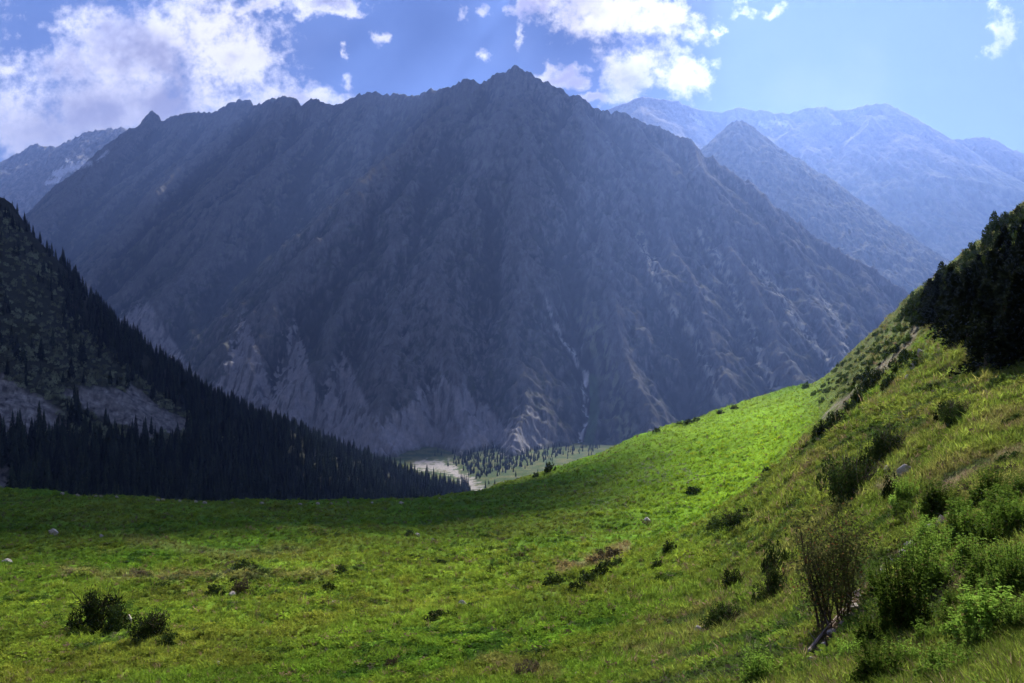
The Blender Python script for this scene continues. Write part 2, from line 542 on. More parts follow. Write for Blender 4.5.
def ground_color():
    X, Y, D, P, PY = GX, GY, GD, GP, GPY
    n = fbm(X / 14, Y / 14, 4, 101)
    n2 = fbm(X / 3.1, Y / 3.1, 3, 103)
    n3 = fbm(X / 45, Y / 45, 3, 107)
    sh = X.shape + (1,)
    C = lambda *c: np.array(c).reshape(1, 1, 3)
    grass = C(0.118, 0.195, 0.016)
    lush = C(0.088, 0.182, 0.012)
    olive = C(0.135, 0.165, 0.020)
    straw = C(0.20, 0.165, 0.075)
    earth = C(0.13, 0.105, 0.075)
    c = lerp(grass, lush, sstep(-0.4, 0.5, n3).reshape(sh) )
    c = lerp(c, olive, (0.5 * sstep(-0.15, 0.6, n + 0.6 * n2)).reshape(sh))
    c = c * (1 + 0.22 * fbm(X / 7, Y / 16, 3, 115)).reshape(sh)
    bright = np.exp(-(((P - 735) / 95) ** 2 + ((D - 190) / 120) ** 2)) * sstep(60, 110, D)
    c = lerp(c, C(0.19, 0.34, 0.012), (0.95 * np.clip(bright * 1.3, 0, 1)).reshape(sh))  # sunlit patch of the meadow painted into the grass colour
    # near hill is drier, olive
    hill = sstep(0, 1, (P - (560 + np.clip(D - 20, 0, 400) * 3.4)) / 160.0) * (1 - sstep(80, 110, D))
    hill = np.maximum(hill, sstep(835, 900, P) * (1 - sstep(400, 500, D)))
    c = lerp(c, C(0.112, 0.165, 0.022), (hill * 0.75).reshape(sh))
    c = lerp(c, C(0.125, 0.145, 0.050), (0.8 * sstep(795, 850, P) * sstep(75, 120, D) * (1 - sstep(400, 500, D))).reshape(sh))
    c = lerp(c, straw, (hill * 0.28 * sstep(0.1, 0.7, n2 + 0.3 * n)).reshape(sh))
    c = lerp(c, lush * 0.9, (hill * 0.5 * sstep(0.0, 0.6, -n2 + 0.4 * n3)).reshape(sh))
    # trampled straw coloured swathes on the meadow
    for pts, w, k in [([(560, 572), (600, 560), (625, 548)], 9, 0.75), ([(60, 570), (110, 578), (200, 575), (330, 577)], 7, 0.45),
                      ([(130, 541), (230, 556), (300, 552)], 8, 0.35), ([(480, 660), (560, 676)], 9, 0.3),
                      ([(620, 650), (700, 660)], 9, 0.25)]:
        dd = paint_dist(P, PY + 4 * n2, pts)
        c = lerp(c, straw * 0.9, (k * (1 - sstep(0.3 * w, w, dd)) * (D < 300)).reshape(sh))
    bare = np.zeros_like(D)
    # bare stripes of earth on the near hill
    for pts, w, k in [([(812, 662), (850, 612), (885, 570), (935, 528), (960, 515)], 9, 0.85), ([(826, 420), (858, 392), (885, 368), (912, 338), (918, 318)], 6, 0.8),
                      ([(905, 470), (880, 490)], 9, 0.5), ([(930, 500), (985, 470), (1024, 452)], 8, 0.55),
                      ([(700, 636), (745, 618)], 6, 0.5), ([(935, 600), (965, 585)], 9, 0.5)]:
        dd = paint_dist(P, PY + 5 * n2, pts)
        bare = np.maximum(bare, k * (1 - sstep(0.5 * w, 1.2 * w, dd)) * (D < 300))
        c = lerp(c, lerp(earth, C(0.26, 0.22, 0.18), sstep(0, 0.5, n2).reshape(sh)), (k * (1 - sstep(0.3 * w, w, dd)) * (D < 300)).reshape(sh))
    # rocky brow
    # forest slope: dark undergrowth, grey scree fans
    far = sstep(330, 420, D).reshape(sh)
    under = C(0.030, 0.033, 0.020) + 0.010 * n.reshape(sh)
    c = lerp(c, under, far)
    scree = np.zeros_like(D)
    py2 = PY + 7 * fbm(X / 60, Y / 60, 3, 55) + 5 * fbm(X / 17, Y / 17, 3, 56)
    # two scree fans on the slope
    s1 = sstep(0, 9, py2 - np.interp(P, [-300, 0, 40, 80], [340, 367, 395, 425])) * sstep(0, 9, np.interp(P, [-300, 0, 60, 80], [440, 440, 436, 428]) - py2) * sstep(88, 60, P)
    s2 = sstep(0, 8, py2 - np.interp(P, [50, 70, 140, 190], [395, 386, 386, 418])) * sstep(0, 8, np.interp(P, [50, 110, 150, 190], [398, 424, 440, 436]) - py2) * sstep(195, 182, P) * sstep(52, 66, P)
    s3 = sstep(0, 5, py2 - 462) * sstep(14, 2, P)
    scree = np.clip(np.maximum(np.maximum(s1, s2), s3), 0, 1) * (D > 400) * (D < 1200)
    c = lerp(c, C(0.150, 0.142, 0.130) * (1 + 0.75 * fbm(X / 6, Y / 12, 4, 57, 0.75)).reshape(sh), scree.reshape(sh))
    # valley floor: yellow-green fields, gravel bars
    val = (sstep(1210, 1300, D) * sstep(330, 420, P)).reshape(sh)
    field = lerp(C(0.060, 0.090, 0.028), C(0.125, 0.130, 0.050), sstep(-0.3, 0.5, fbm(X / 30, Y / 30, 4, 61)).reshape(sh))
    c = lerp(c, field, val)
    grv = sstep(0.0, 0.35, fbm(X / 20, Y / 12, 3, 63) + 0.9 - 0.17 * paint_dist(P, PY, [(420, 466), (445, 466), (462, 478), (482, 494)]))
    c = lerp(c, C(0.33, 0.30, 0.285), (grv * val[..., 0] * 0.9).reshape(sh))
    globals()['SCREE'] = scree
    globals()['HILL'] = hill
    globals()['BARE'] = bare
    return np.clip(c, 0.004, 0.7)


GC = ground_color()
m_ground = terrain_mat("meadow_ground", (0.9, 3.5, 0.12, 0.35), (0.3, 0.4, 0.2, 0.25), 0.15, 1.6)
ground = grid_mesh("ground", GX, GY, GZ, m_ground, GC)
# ---------------------------------------------------------------- mountains: crests and spurs given as polylines in metres
def P3(px, py, d):
    return np.array([(px - 512) / FPX * d, d, (HORIZ - py) / FPX * d])


def subspurs(line, rng, n, lmin, lmax, slope, depth=1, jitter=0.5):
    """side spurs that leave a ridge line alternately left and right and run downhill"""
    out = []
    pts = np.array(line)
    seg = np.linalg.norm(np.diff(pts[:, :2], axis=0), axis=1)
    cum = np.concatenate([[0], np.cumsum(seg)])
    for k in range(n):
        s = (k + 0.3 + 0.6 * rng.random()) / n * cum[-1]
        i = min(np.searchsorted(cum, s) - 1, len(seg) - 1)
        i = max(i, 0)
        t = (s - cum[i]) / max(seg[i], 1e-6)
        p = pts[i] + (pts[i + 1] - pts[i]) * t
        d = (pts[i + 1] - pts[i])[:2]
        d = d / (np.linalg.norm(d) + 1e-9)
        side = 1 if k % 2 else -1
        ang = side * math.radians(rng.uniform(22, 48))
        ca, sa = math.cos(ang), math.sin(ang)
        v = np.array([d[0] * ca - d[1] * sa, d[0] * sa + d[1] * ca])
        L = rng.uniform(lmin, lmax)
        q = [p - np.array([0, 0, L * 0.015])]
        m = 4
        for j in range(m):
            a2 = rng.uniform(-0.25, 0.25)
            v = np.array([v[0] * math.cos(a2) - v[1] * math.sin(a2), v[0] * math.sin(a2) + v[1] * math.cos(a2)])
            # bend gently toward the run of the parent spur
            v = v * 0.85 + d * 0.15
            v /= np.linalg.norm(v)
            q.append(q[-1] + np.array([v[0], v[1], 0]) * L / m + np.array([0, 0, -slope * L / m * rng.uniform(0.8, 1.15)]))
        out.append(q)
    return out


def roof(X, Y, lines, cur=None):
    """highest of all ridge roofs; lines = (points, side slope, reach)"""
    Z = np.full(X.shape, -1e4) if cur is None else cur
    for pts, s, reach in lines:
        pts = np.asarray(pts)
        for a, b in zip(pts[:-1], pts[1:]):
            R = reach
            x0, x1 = min(a[0], b[0]) - R, max(a[0], b[0]) + R
            y0, y1 = min(a[1], b[1]) - R, max(a[1], b[1]) + R
            # the grid is regular in u = X / Y and in row depth, so trim rows first
            r0 = np.searchsorted(Y[:, 0], y0)
            r1 = np.searchsorted(Y[:, 0], y1)
            if r1 <= r0:
                continue
            ua = min(x0 / max(y0, 1), x0 / max(y1, 1))
            ub = max(x1 / max(y0, 1), x1 / max(y1, 1))
            u = X[0] / Y[0]
            c0 = np.searchsorted(u, ua)
            c1 = np.searchsorted(u, ub)
            if c1 <= c0:
                continue
            xs, ys = X[r0:r1, c0:c1], Y[r0:r1, c0:c1]
            dx, dy = b[0] - a[0], b[1] - a[1]
            t = np.clip(((xs - a[0]) * dx + (ys - a[1]) * dy) / (dx * dx + dy * dy + 1e-9), 0, 1)
            dist = np.hypot(xs - a[0] - t * dx, ys - a[1] - t * dy)
            z = a[2] + (b[2] - a[2]) * t - s * dist - 0.00006 * dist * dist * 0
            Z[r0:r1, c0:c1] = np.maximum(Z[r0:r1, c0:c1], z)
    return Z


def upsample(A, f):
    R, C = A.shape
    r = np.linspace(0, R - 1, (R - 1) * f + 1)
    c = np.linspace(0, C - 1, (C - 1) * f + 1)
    i = np.minimum(r.astype(int), R - 2)
    j = np.minimum(c.astype(int), C - 2)
    t = (r - i)[:, None]
    s = (c - j)[None]
    B = A[i] * (1 - t) + A[i + 1] * t
    return B[:, j] * (1 - s) + B[:, j + 1] * s


def resample_line(pts, step):
    pts = np.asarray(pts)
    seg = np.linalg.norm(np.diff(pts, axis=0), axis=1)
    cum = np.concatenate([[0], np.cumsum(seg)])
    n = max(2, int(cum[-1] / step))
    s = np.linspace(0, cum[-1], n)
    return np.stack([np.interp(s, cum, pts[:, k]) for k in range(3)], -1)


def wiggle(pts, amp, rng, zamp=0.0):
    pts = np.array(pts)
    n = len(pts)
    w = rng.normal(0, 1, (n, 3))
    w[1:-1] = (w[:-2] + w[1:-1] * 2 + w[2:]) / 3
    w[:, 2] *= zamp
    w[:, :2] *= amp
    w[0] = 0
    return pts + w


def build_range(name, crest, spurs, prange, drange, res, s_crest, s_spur, slope, seed, warp, nz, floor, colorf, mat,
                nsub=5, nsub2=3, sublen=(160, 420), f=2, talus=None):
    rng = np.random.default_rng(seed)
    lines = [(crest, s_crest, 4500)]
    for sp in spurs:
        q = wiggle(resample_line(sp, 160), 16, rng, 7)
        lines.append((q, s_spur, 1300))
        L = np.linalg.norm(np.diff(q[:, :2], axis=0), axis=1).sum()
        for s2 in subspurs(q, rng, max(2, int(nsub * L / 1500)), sublen[0], sublen[1], slope, 1):
            lines.append((s2, s_spur * 1.12, 450))
            if nsub2:
                for s3 in subspurs(s2, rng, nsub2, sublen[0] * 0.3, sublen[1] * 0.35, slope, 2):
                    lines.append((s3, s_spur * 1.25, 200))
    px = np.linspace(prange[0], prange[1], res[0])
    dd = np.geomspace(drange[0], drange[1], res[1])
    P, D = np.meshgrid(px, dd)
    X = (P - 512) / FPX * D
    # warp the sampling position a little so that no ridge line stays straight
    wx = warp * fbm(X / 420, D / 420, 2, seed + 3, 0.45)
    wy = warp * fbm(X / 420, D / 420, 2, seed + 7, 0.45)
    Xw, Yw = X, D
    Z = roof(X, D, lines)
    # warp by resampling along each axis on the coarse grid
    ci = np.clip((P + wx / D * FPX - px[0]) / (px[1] - px[0]), 0, len(px) - 1.001)
    ri = np.clip((np.log(D + wy) - np.log(dd[0])) / (np.log(dd[1]) - np.log(dd[0])), 0, len(dd) - 1.001)
    zc = roof_crest = roof(X, D, [(crest, s_crest, 900)])
    keep = np.clip(sstep(10, 160, zc.max() * 0 + np.maximum(0, 200 - (Z - zc) * 0) * 0 + 200), 0, 1)
    i, j = ri.astype(int), ci.astype(int)
    t, s = ri - i, ci - j
    Z = (Z[i, j] * (1 - t) * (1 - s) + Z[i + 1, j] * t * (1 - s) + Z[i, j + 1] * (1 - t) * s + Z[i + 1, j + 1] * t * s)
    Z = np.maximum(Z, zc - 4)
    Z = upsample(Z, f)
    P = upsample(P, f)
    D = upsample(D, f)
    X = (P - 512) / FPX * D
    k = nz
    zc = upsample(zc, f)
    crag = sstep(-130, -10, Z - zc)
    wv = 40 * fbm(X / 260, D / 260, 3, seed + 9)
    # gullies follow the fall line, which runs along the depth of the range
    Z = Z + k * 9 * ridged((X + wv) / 120, D / 620, 4, seed + 11, 0.5) + k * 2.6 * ridged((X + wv) / 34, D / 170, 4, seed + 13, 0.6) \
        + k * 1.6 * fbm(X / 50, D / 50, 4, seed + 15, 0.6) + k * 14 * fbm(X / 320, D / 320, 3, seed + 17) - 10 * k
    fl = floor(P, D) if callable(floor) else floor
    Z = Z + crag * k * (11 * ridged(X / 75, D / 75, 3, seed + 19, 0.6) - 4)
    if talus is not None:
        Z = np.maximum(Z, talus(X, D, P))
    Z = np.maximum(Z, fl - 30)
    return X, D, P, Z


def cells(X, Y, s, seed):
    return fbm(X / s, Y / s, 5, seed, 0.62)


front_crest = [P3(*v) for v in [(-260, 420, 6600), (-60, 330, 6400), (40, 240, 6200), (90, 185, 6100), (118, 150, 6000), (134, 132, 5900), (145, 120, 5860), (152, 111, 5850), (162, 120, 5800),
    (178, 115, 5600), (190, 112, 5500), (212, 112, 5350), (224, 110, 5250), (240, 102, 5100), (248, 101, 5050), (254, 106, 5000),
    (264, 104, 4920), (278, 98, 4820), (292, 97, 4750), (300, 104, 4680), (318, 100, 4560), (328, 105, 4480), (340, 104, 4400), (356, 96, 4300),
    (367, 90, 4250), (385, 95, 4130), (410, 96, 4000), (425, 93, 3930), (440, 88, 3860), (452, 86, 3800), (458, 83, 3780),
    (470, 82, 3740), (483, 82, 3700), (500, 73, 3640), (517, 67, 3600), (530, 74, 3570), (548, 82, 3540), (565, 92, 3520),
    (574, 98, 3510), (578, 93, 3505), (586, 100, 3500), (592, 106, 3490), (605, 110, 3470), (630, 118, 3430), (655, 128, 3390), (680, 140, 3350),
    (690, 141, 3335), (707, 154, 3310), (724, 161, 3290), (732, 168, 3280), (747, 178, 3250), (764, 198, 3220), (791, 220, 3170), (825, 242, 3100),
    (855, 257, 3040), (895, 277, 2950), (912, 291, 2900), (950, 330, 2800), (1000, 380, 2680)]]
front_spurs = [[P3(*v) for v in s] for s in [
    [(152, 114, 5820), (120, 145, 5300), (95, 170, 4900), (60, 205, 4450), (35, 230, 4150), (-20, 290, 3500), (-60, 340, 3000)],
    [(196, 114, 5450), (170, 150, 5000), (140, 180, 4600), (100, 215, 4250)],
    [(245, 104, 5050), (215, 135, 4700), (180, 170, 4350), (140, 215, 3950), (90, 290, 3350), (50, 340, 2900)],
    [(292, 100, 4720), (262, 140, 4280), (225, 185, 3850), (175, 240, 3350), (120, 310, 2850)],
    [(340, 106, 4370), (300, 143, 3980), (267, 173, 3650), (220, 225, 3220), (160, 300, 2720), (110, 360, 2450)],
    [(367, 92, 4220), (374, 140, 3780), (350, 190, 3350), (300, 250, 2900), (240, 320, 2500), (190, 385, 2230)],
    [(410, 98, 3980), (412, 130, 3700), (395, 165, 3420)],
    [(483, 84, 3680), (457, 99, 3560), (433, 117, 3420), (407, 143, 3250), (383, 162, 3110), (350, 197, 2900), (310, 242, 2650), (265, 302, 2380), (235, 342, 2230), (205, 392, 2100)],
    [(440, 150, 3270), (400, 205, 2880), (370, 265, 2520), (330, 330, 2220), (300, 385, 2030), (285, 425, 1930)],
    [(517, 70, 3580), (500, 115, 3250), (470, 170, 2930), (440, 232, 2600), (428, 262, 2440), (405, 330, 2160), (385, 390, 1940), (375, 430, 1840)],
    [(428, 262, 2440), (455, 320, 2180), (465, 380, 1960), (462, 430, 1820)],
    [(517, 70, 3580), (528, 140, 3120), (520, 215, 2720), (512, 290, 2360), (515, 350, 2110), (520, 400, 1920), (522, 440, 1790)],
    [(580, 97, 3490), (592, 150, 3150), (604, 205, 2850), (612, 262, 2560), (628, 330, 2230), (642, 400, 1940), (650, 440, 1800)],
    [(630, 120, 3410), (652, 180, 3050), (674, 245, 2680), (702, 320, 2320), (722, 390, 2010), (735, 425, 1890)],
    [(690, 144, 3320), (715, 200, 2970), (745, 265, 2600), (775, 335, 2260), (795, 390, 2030), (805, 420, 1930)],
    [(747, 181, 3230), (775, 235, 2900), (805, 295, 2550), (835, 350, 2260), (850, 395, 2080)],
    [(800, 228, 3130), (832, 285, 2750), (862, 340, 2440), (880, 380, 2260)],
    [(855, 259, 3020), (885, 310, 2680), (910, 360, 2420)],
]]
VALLEY = -240.0


def prominence(Z, r):
    """how far a point stands above its surroundings along the slope"""
    k = 2 * r + 1
    A = np.pad(Z, ((0, 0), (r, r)), mode='edge')
    cs = np.cumsum(np.pad(A, ((0, 0), (1, 0))), axis=1)
    return Z - (cs[:, k:] - cs[:, :-k]) / k

for sp in front_spurs:
    pxl = sp[-1][0] / sp[-1][1] * FPX + 512
    if 280 < pxl < 680:
        sp.append(P3(pxl, 460, 1665))
X, D, P, Z = build_range("mountain", front_crest, front_spurs, (-260, 1010), (1560, 7400), (600, 360), 1.45, 1.0, 0.85, 7,
                         46, 1.0, VALLEY, None, None, nsub=8, nsub2=3)
PY = HORIZ - Z / D * FPX


def mountain_color():
    sh = X.shape + (1,)
    C = lambda *c: np.array(c).reshape(1, 1, 3)
    n = fbm(X / 90, D / 90, 5, 201, 0.6)
    n2 = fbm(X / 18, D / 26, 4, 203, 0.62)
    # steepness from the mesh itself
    gy, gx = np.gradient(Z)
    dY = np.gradient(D, axis=0)
    dX = np.gradient(X, axis=1)
    st = np.hypot(gx / dX, gy / dY)
    strk = fbm((X + 30 * n) / 20, D / 210, 4, 231, 0.6)
    strk2 = fbm((X + 20 * n) / 8, D / 70, 3, 233, 0.6)
    turf = lerp(C(0.030, 0.037, 0.022), C(0.090, 0.095, 0.048), sstep(-0.6, 0.6, n + strk).reshape(sh))
    rock = lerp(C(0.060, 0.057, 0.060), C(0.21, 0.19, 0.185), sstep(-0.7, 0.8, n2 + strk2).reshape(sh))
    c = lerp(turf, rock, (0.9 * sstep(0.85, 1.75, st + 0.35 * strk2 + 0.6 * strk + 0.25 * n)).reshape(sh))
    # bare ribs pale, gullies dark with scrub; relief shading strengthened in the colour
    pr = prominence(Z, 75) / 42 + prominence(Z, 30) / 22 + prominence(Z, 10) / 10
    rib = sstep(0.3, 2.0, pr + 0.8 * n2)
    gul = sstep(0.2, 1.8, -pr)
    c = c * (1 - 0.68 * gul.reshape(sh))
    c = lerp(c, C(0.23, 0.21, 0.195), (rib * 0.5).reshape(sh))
    # pale rocky middle face
    face = np.exp(-(((P - 425) / 75) ** 2 + ((PY - 350) / 80) ** 2))
    c = lerp(c, C(0.24, 0.215, 0.21), (sstep(0.2, 0.7, face * (0.6 + n2 + strk2)) * 0.6).reshape(sh))
    # forest green patches low on the right flanks
    # scree aprons along the foot: fans with pointed tops between the spurs
    h = Z - VALLEY
    ang = P + 6 * n2
    top = 60 + 95 * np.abs(np.mod(ang / 74.0 + 0.35 * np.sin(ang / 47.0), 1.0) - 0.5) * 2 * (0.6 + 0.8 * np.abs(np.sin(ang / 61.0)))
    lw = sstep(600, 500, P)
    hw = h - 120 * (1 - sstep(1800, 2600, D)) * 0
    slope_k = np.interp(P, [0, 150, 300, 400, 520, 600], [2.6, 2.3, 1.6, 1.0, 0.75, 0.0])
    sc = sstep(0, 22, top * slope_k + 20 * n2 - h) * lw
    sc *= 1 - 0.75 * sstep(0.1, 0.45, fbm(X / 14, D / 60, 3, 211)) * sstep(20, 60, h)
    c = lerp(c, C(0.44, 0.40, 0.395) * (1 + 0.12 * n2).reshape(sh), (sc * 0.9).reshape(sh))
    c = lerp(c, C(0.12, 0.125, 0.07), (sstep(9, 2, h + 5 * n2) * 0.7).reshape(sh))
    # pale gully lines; right-flank streaks also put grazing sun into the colour
    gl = [([(585, 375), (587, 400), (584, 425), (578, 452)], 4.2, 1.0, (1.1, 1.04, 1.0)),
          ([(478, 110), (490, 190), (520, 250), (545, 300), (565, 345), (585, 375)], 2.2, 0.25, (0.36, 0.34, 0.32)),
          ([(545, 300), (565, 340), (586, 376)], 3.2, 0.9, (0.72, 0.68, 0.64)),
          ([(500, 260), (530, 310), (560, 345)], 5, 0.35, (0.32, 0.30, 0.28)),
          ([(600, 235), (588, 290), (582, 330)], 2.5, 0.6, (0.30, 0.27, 0.22)),
          ([(585, 310), (600, 350), (618, 400), (625, 440)], 16, 0.8, (0.34, 0.34, 0.19)),
          ([(640, 235), (662, 290), (690, 330), (712, 375), (722, 400)], 7.5, 1.0, (0.62, 0.57, 0.45)),
          ([(700, 230), (730, 280), (748, 320), (765, 370), (778, 392)], 7.5, 1.0, (0.62, 0.57, 0.45)),
          ([(695, 245), (715, 290), (745, 345)], 8, 0.35, (0.30, 0.29, 0.20)),
          ([(755, 262), (790, 310), (820, 350), (845, 385)], 7.5, 1.0, (0.58, 0.53, 0.42)),
          ([(805, 275), (835, 320), (850, 350)], 7.5, 0.9, (0.55, 0.50, 0.40)),
          ([(760, 305), (780, 350), (800, 385)], 9, 0.3, (0.30, 0.29, 0.19)),
          ([(408, 150), (330, 235), (270, 300)], 3, 0.35, (0.26, 0.24, 0.22)),
          ([(350, 215), (300, 275), (245, 345), (215, 375)], 4, 0.4, (0.30, 0.27, 0.27)),
          ([(290, 175), (240, 235), (205, 270)], 4, 0.3, (0.24, 0.24, 0.18)),
          ([(430, 250), (425, 300), (390, 380)], 6, 0.4, (0.34, 0.31, 0.30))]
    wob = 3.5 * fbm(X / 60, D / 60, 3, 221)
    for pts, w, k, col in gl:
        dd = paint_dist(P + wob, PY, pts)
        brk = 1.0 if w < 3 else sstep(-0.15, 0.35, n2 + 0.25 * n)
        c = lerp(c, C(*col), (k * (1 - sstep(0.25 * w, w, dd)) * brk).reshape(sh))
    dd = paint_dist(P, PY, [(592, 380), (594, 410), (588, 440), (586, 452)])
    c = lerp(c, C(0.10, 0.19, 0.05), (0.8 * (1 - sstep(3, 8, dd)) * (paint_dist(P, PY, [(585, 375), (587, 400), (584, 425), (578, 452)]) > 3.5)).reshape(sh))
    # snow in the high corries of the far left crest
    for pts, w in [([(60, 172), (78, 166), (90, 163)], 3.5), ([(98, 160), (108, 151)], 2), ([(70, 158), (75, 166)], 2)]:
        dd = paint_dist(P, PY + 2 * n2, pts)
        c = lerp(c, C(0.75, 0.76, 0.8), (0.9 * (1 - sstep(0.4 * w, w, dd + 1.2 * n2))).reshape(sh))
    c = c * C(0.54, 0.57, 0.60)
    return np.clip(c, 0.01, 0.85)


m_mount = terrain_mat("mountain_rock", (0.02, 0.07, 0.2), (0.2, 0.26, 0.22), 2.4, 0.07, stretch=(1.0, 0.28, 0.5))
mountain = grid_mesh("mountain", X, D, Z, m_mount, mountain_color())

# ---- second range, far left
rc = [P3(*v) for v in [(-260, 190, 9000), (-100, 175, 9000), (-40, 178, 8900), (0, 166, 8800), (12, 160, 8800), (22, 154, 8750), (35, 147, 8700), (50, 148, 8650), (62, 147, 8600),
     (66, 143, 8600), (70, 145, 8600), (78, 137, 8550), (95, 134, 8500), (112, 130, 8450), (118, 132, 8450), (123, 127, 8400), (127, 132, 8400), (150, 135, 8350), (220, 160, 8200), (300, 200, 8000)]]
rs = [[P3(*v) for v in s] for s in [
    [(0, 170, 8700), (-20, 220, 7800), (-40, 270, 7000)], [(35, 150, 8650), (25, 190, 8000), (0, 240, 7200)],
    [(78, 140, 8500), (62, 180, 7900), (40, 225, 7300)], [(112, 133, 8400), (100, 170, 7900), (85, 200, 7500)],
    [(-60, 180, 8850), (-90, 240, 7800)]]]
X, D, P, Z = build_range("mountain", rc, rs, (-260, 300), (6300, 10500), (300, 160), 0.8, 0.75, 0.75, 23, 70, 1.7, -200, None, None, nsub=9, nsub2=3, sublen=(250, 700))
PY = HORIZ - Z / D * FPX
sh = X.shape + (1,)
n2 = fbm(X / 40, D / 60, 4, 303, 0.6)
c = lerp(np.array((0.10, 0.10, 0.10)), np.array((0.26, 0.24, 0.23)), sstep(-0.5, 0.6, n2).reshape(sh))
for pts, w in [([(56, 174), (70, 168), (88, 165)], 5), ([(98, 158), (108, 150)], 2.5), ([(68, 160), (76, 168)], 3), ([(45, 183), (58, 180)], 3)]:
    dd = paint_dist(P, PY, pts) + 2.5 * n2
    c = lerp(c, np.array((0.8, 0.81, 0.85)), (0.95 * (1 - sstep(0.4 * w, w, dd))).reshape(sh))
mountain2 = grid_mesh("mountain", X, D, Z, m_mount, np.clip(c, 0.01, 0.85))

# ---- hazy range on the right and the dark cone in front of it
rc = [P3(*v) for v in [(480, 180, 9000), (560, 140, 9000), (600, 114, 8900), (612, 109, 8900), (625, 104, 8850), (637, 97, 8800), (643, 96, 8800), (660, 99, 8800), (680, 103, 8750),
     (700, 110, 8700), (722, 114, 8700), (735, 109, 8650), (742, 107, 8650), (755, 111, 8600), (775, 112, 8600), (790, 112, 8550),
     (808, 109, 8500), (822, 105, 8500), (835, 110, 8450), (850, 109, 8400), (862, 106, 8400), (875, 104, 8350), (887, 103, 8350), (900, 109, 8300), (912, 119, 8250),
     (925, 127, 8200), (945, 140, 8150), (962, 138, 8100), (985, 137, 8100), (998, 141, 8050), (1010, 148, 8000), (1024, 153, 8000), (1070, 185, 7900), (1150, 200, 7900)]]
rs = [[P3(*v) for v in s] for s in [
    [(637, 100, 8700), (655, 130, 8200), (670, 165, 7600), (680, 220, 6800)],
    [(742, 110, 8600), (735, 140, 8100), (728, 175, 7500)],
    [(808, 112, 8450), (795, 150, 7900), (780, 200, 7200), (770, 240, 6700)],
    [(875, 107, 8300), (868, 140, 7800), (852, 172, 7300), (830, 205, 6800), (805, 235, 6400), (790, 260, 6100)],
    [(868, 140, 7800), (885, 175, 7200), (905, 210, 6700), (925, 250, 6200)],
    [(830, 205, 6800), (855, 240, 6300), (885, 270, 5900), (900, 290, 5700)],
    [(945, 142, 8100), (955, 180, 7400), (965, 220, 6800), (975, 260, 6200)],
    [(1010, 150, 8000), (1030, 200, 7200), (1050, 260, 6400)],
    [(912, 121, 8200), (935, 160, 7600), (950, 190, 7200)]]]
X, D, P, Z = build_range("mountain", rc, rs, (480, 1150), (4300, 10500), (330, 230), 0.85, 0.72, 0.62, 41, 50, 0.9, -200, None, None, nsub=7, nsub2=3, sublen=(250, 700))
PY = HORIZ - Z / D * FPX
sh = X.shape + (1,)
n = fbm(X / 200, D / 200, 4, 401, 0.6)
n2 = fbm(X / 40, D / 60, 4, 403, 0.6)
c = lerp(np.array((0.09, 0.12, 0.05)), np.array((0.19, 0.20, 0.09)), sstep(-0.4, 0.5, n + 0.3 * n2).reshape(sh))
c = lerp(c, np.array((0.24, 0.22, 0.21)), (sstep(190, 130, PY + 20 * n2) * 0.9).reshape(sh))
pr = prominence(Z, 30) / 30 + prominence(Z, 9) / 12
c = c * (1 - 0.5 * sstep(0.2, 1.8, -pr)).reshape(sh)  # hollows darkened and ribs lightened, relief put into the colour
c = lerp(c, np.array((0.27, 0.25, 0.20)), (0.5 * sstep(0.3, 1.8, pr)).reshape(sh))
for pts, w in [([(772, 121), (785, 125)], 2.5), ([(832, 123), (840, 124)], 1.8), ([(690, 115), (703, 126)], 2), ([(760, 124), (772, 129)], 1.8)]:
    dd = paint_dist(P, PY, pts) + 1.5 * n2
    c = lerp(c, np.array((0.8, 0.81, 0.85)), (0.95 * (1 - sstep(0.4 * w, w, dd))).reshape(sh))
mountain3 = grid_mesh("mountain", X, D, Z, m_mount, np.clip(c, 0.01, 0.85))

rc = [P3(*v) for v in [(600, 230, 5600), (660, 190, 5550), (700, 158, 5500), (718, 140, 5480), (730, 127, 5470), (740, 121, 5460), (750, 126, 5450), (765, 142, 5430), (790, 168, 5400), (815, 195, 5350),
     (840, 235, 5300), (870, 290, 5200), (900, 345, 5100)]]
rs = [[P3(*v) for v in s] for s in [[(740, 124, 5440), (742, 170, 5000), (750, 230, 4500)], [(700, 160, 5450), (700, 220, 4800)], [(790, 170, 5380), (800, 230, 4850), (815, 290, 4400)]]]
X, D, P, Z = build_range("mountain", rc, rs, (590, 1010), (3700, 6500), (300, 150), 0.85, 0.8, 0.78, 53, 40, 1.2, -200, None, None, nsub=8, nsub2=3, sublen=(200, 500))
n2 = fbm(X / 40, D / 60, 4, 503, 0.6)
c = lerp(np.array((0.06, 0.075, 0.045)), np.array((0.14, 0.14, 0.10)), sstep(-0.5, 0.6, n2).reshape(X.shape + (1,)))
mountain4 = grid_mesh("mountain", X, D, Z, m_mount, np.clip(c, 0.01, 0.85))

# ---------------------------------------------------------------- haze: the air of the valley
def box_mesh(name, lo, hi, mat):
    me = bpy.data.meshes.new(name)
    v = [(x, y, z) for x in (lo[0], hi[0]) for y in (lo[1], hi[1]) for z in (lo[2], hi[2])]
    f = [(0, 1, 3, 2), (4, 6, 7, 5), (0, 4, 5, 1), (2, 3, 7, 6), (0, 2, 6, 4), (1, 5, 7, 3)]
    me.from_pydata(v, [], f)
    me.update()
    me.materials.append(mat)
    ob = bpy.data.objects.new(name, me)
    COL.objects.link(ob)
    return ob


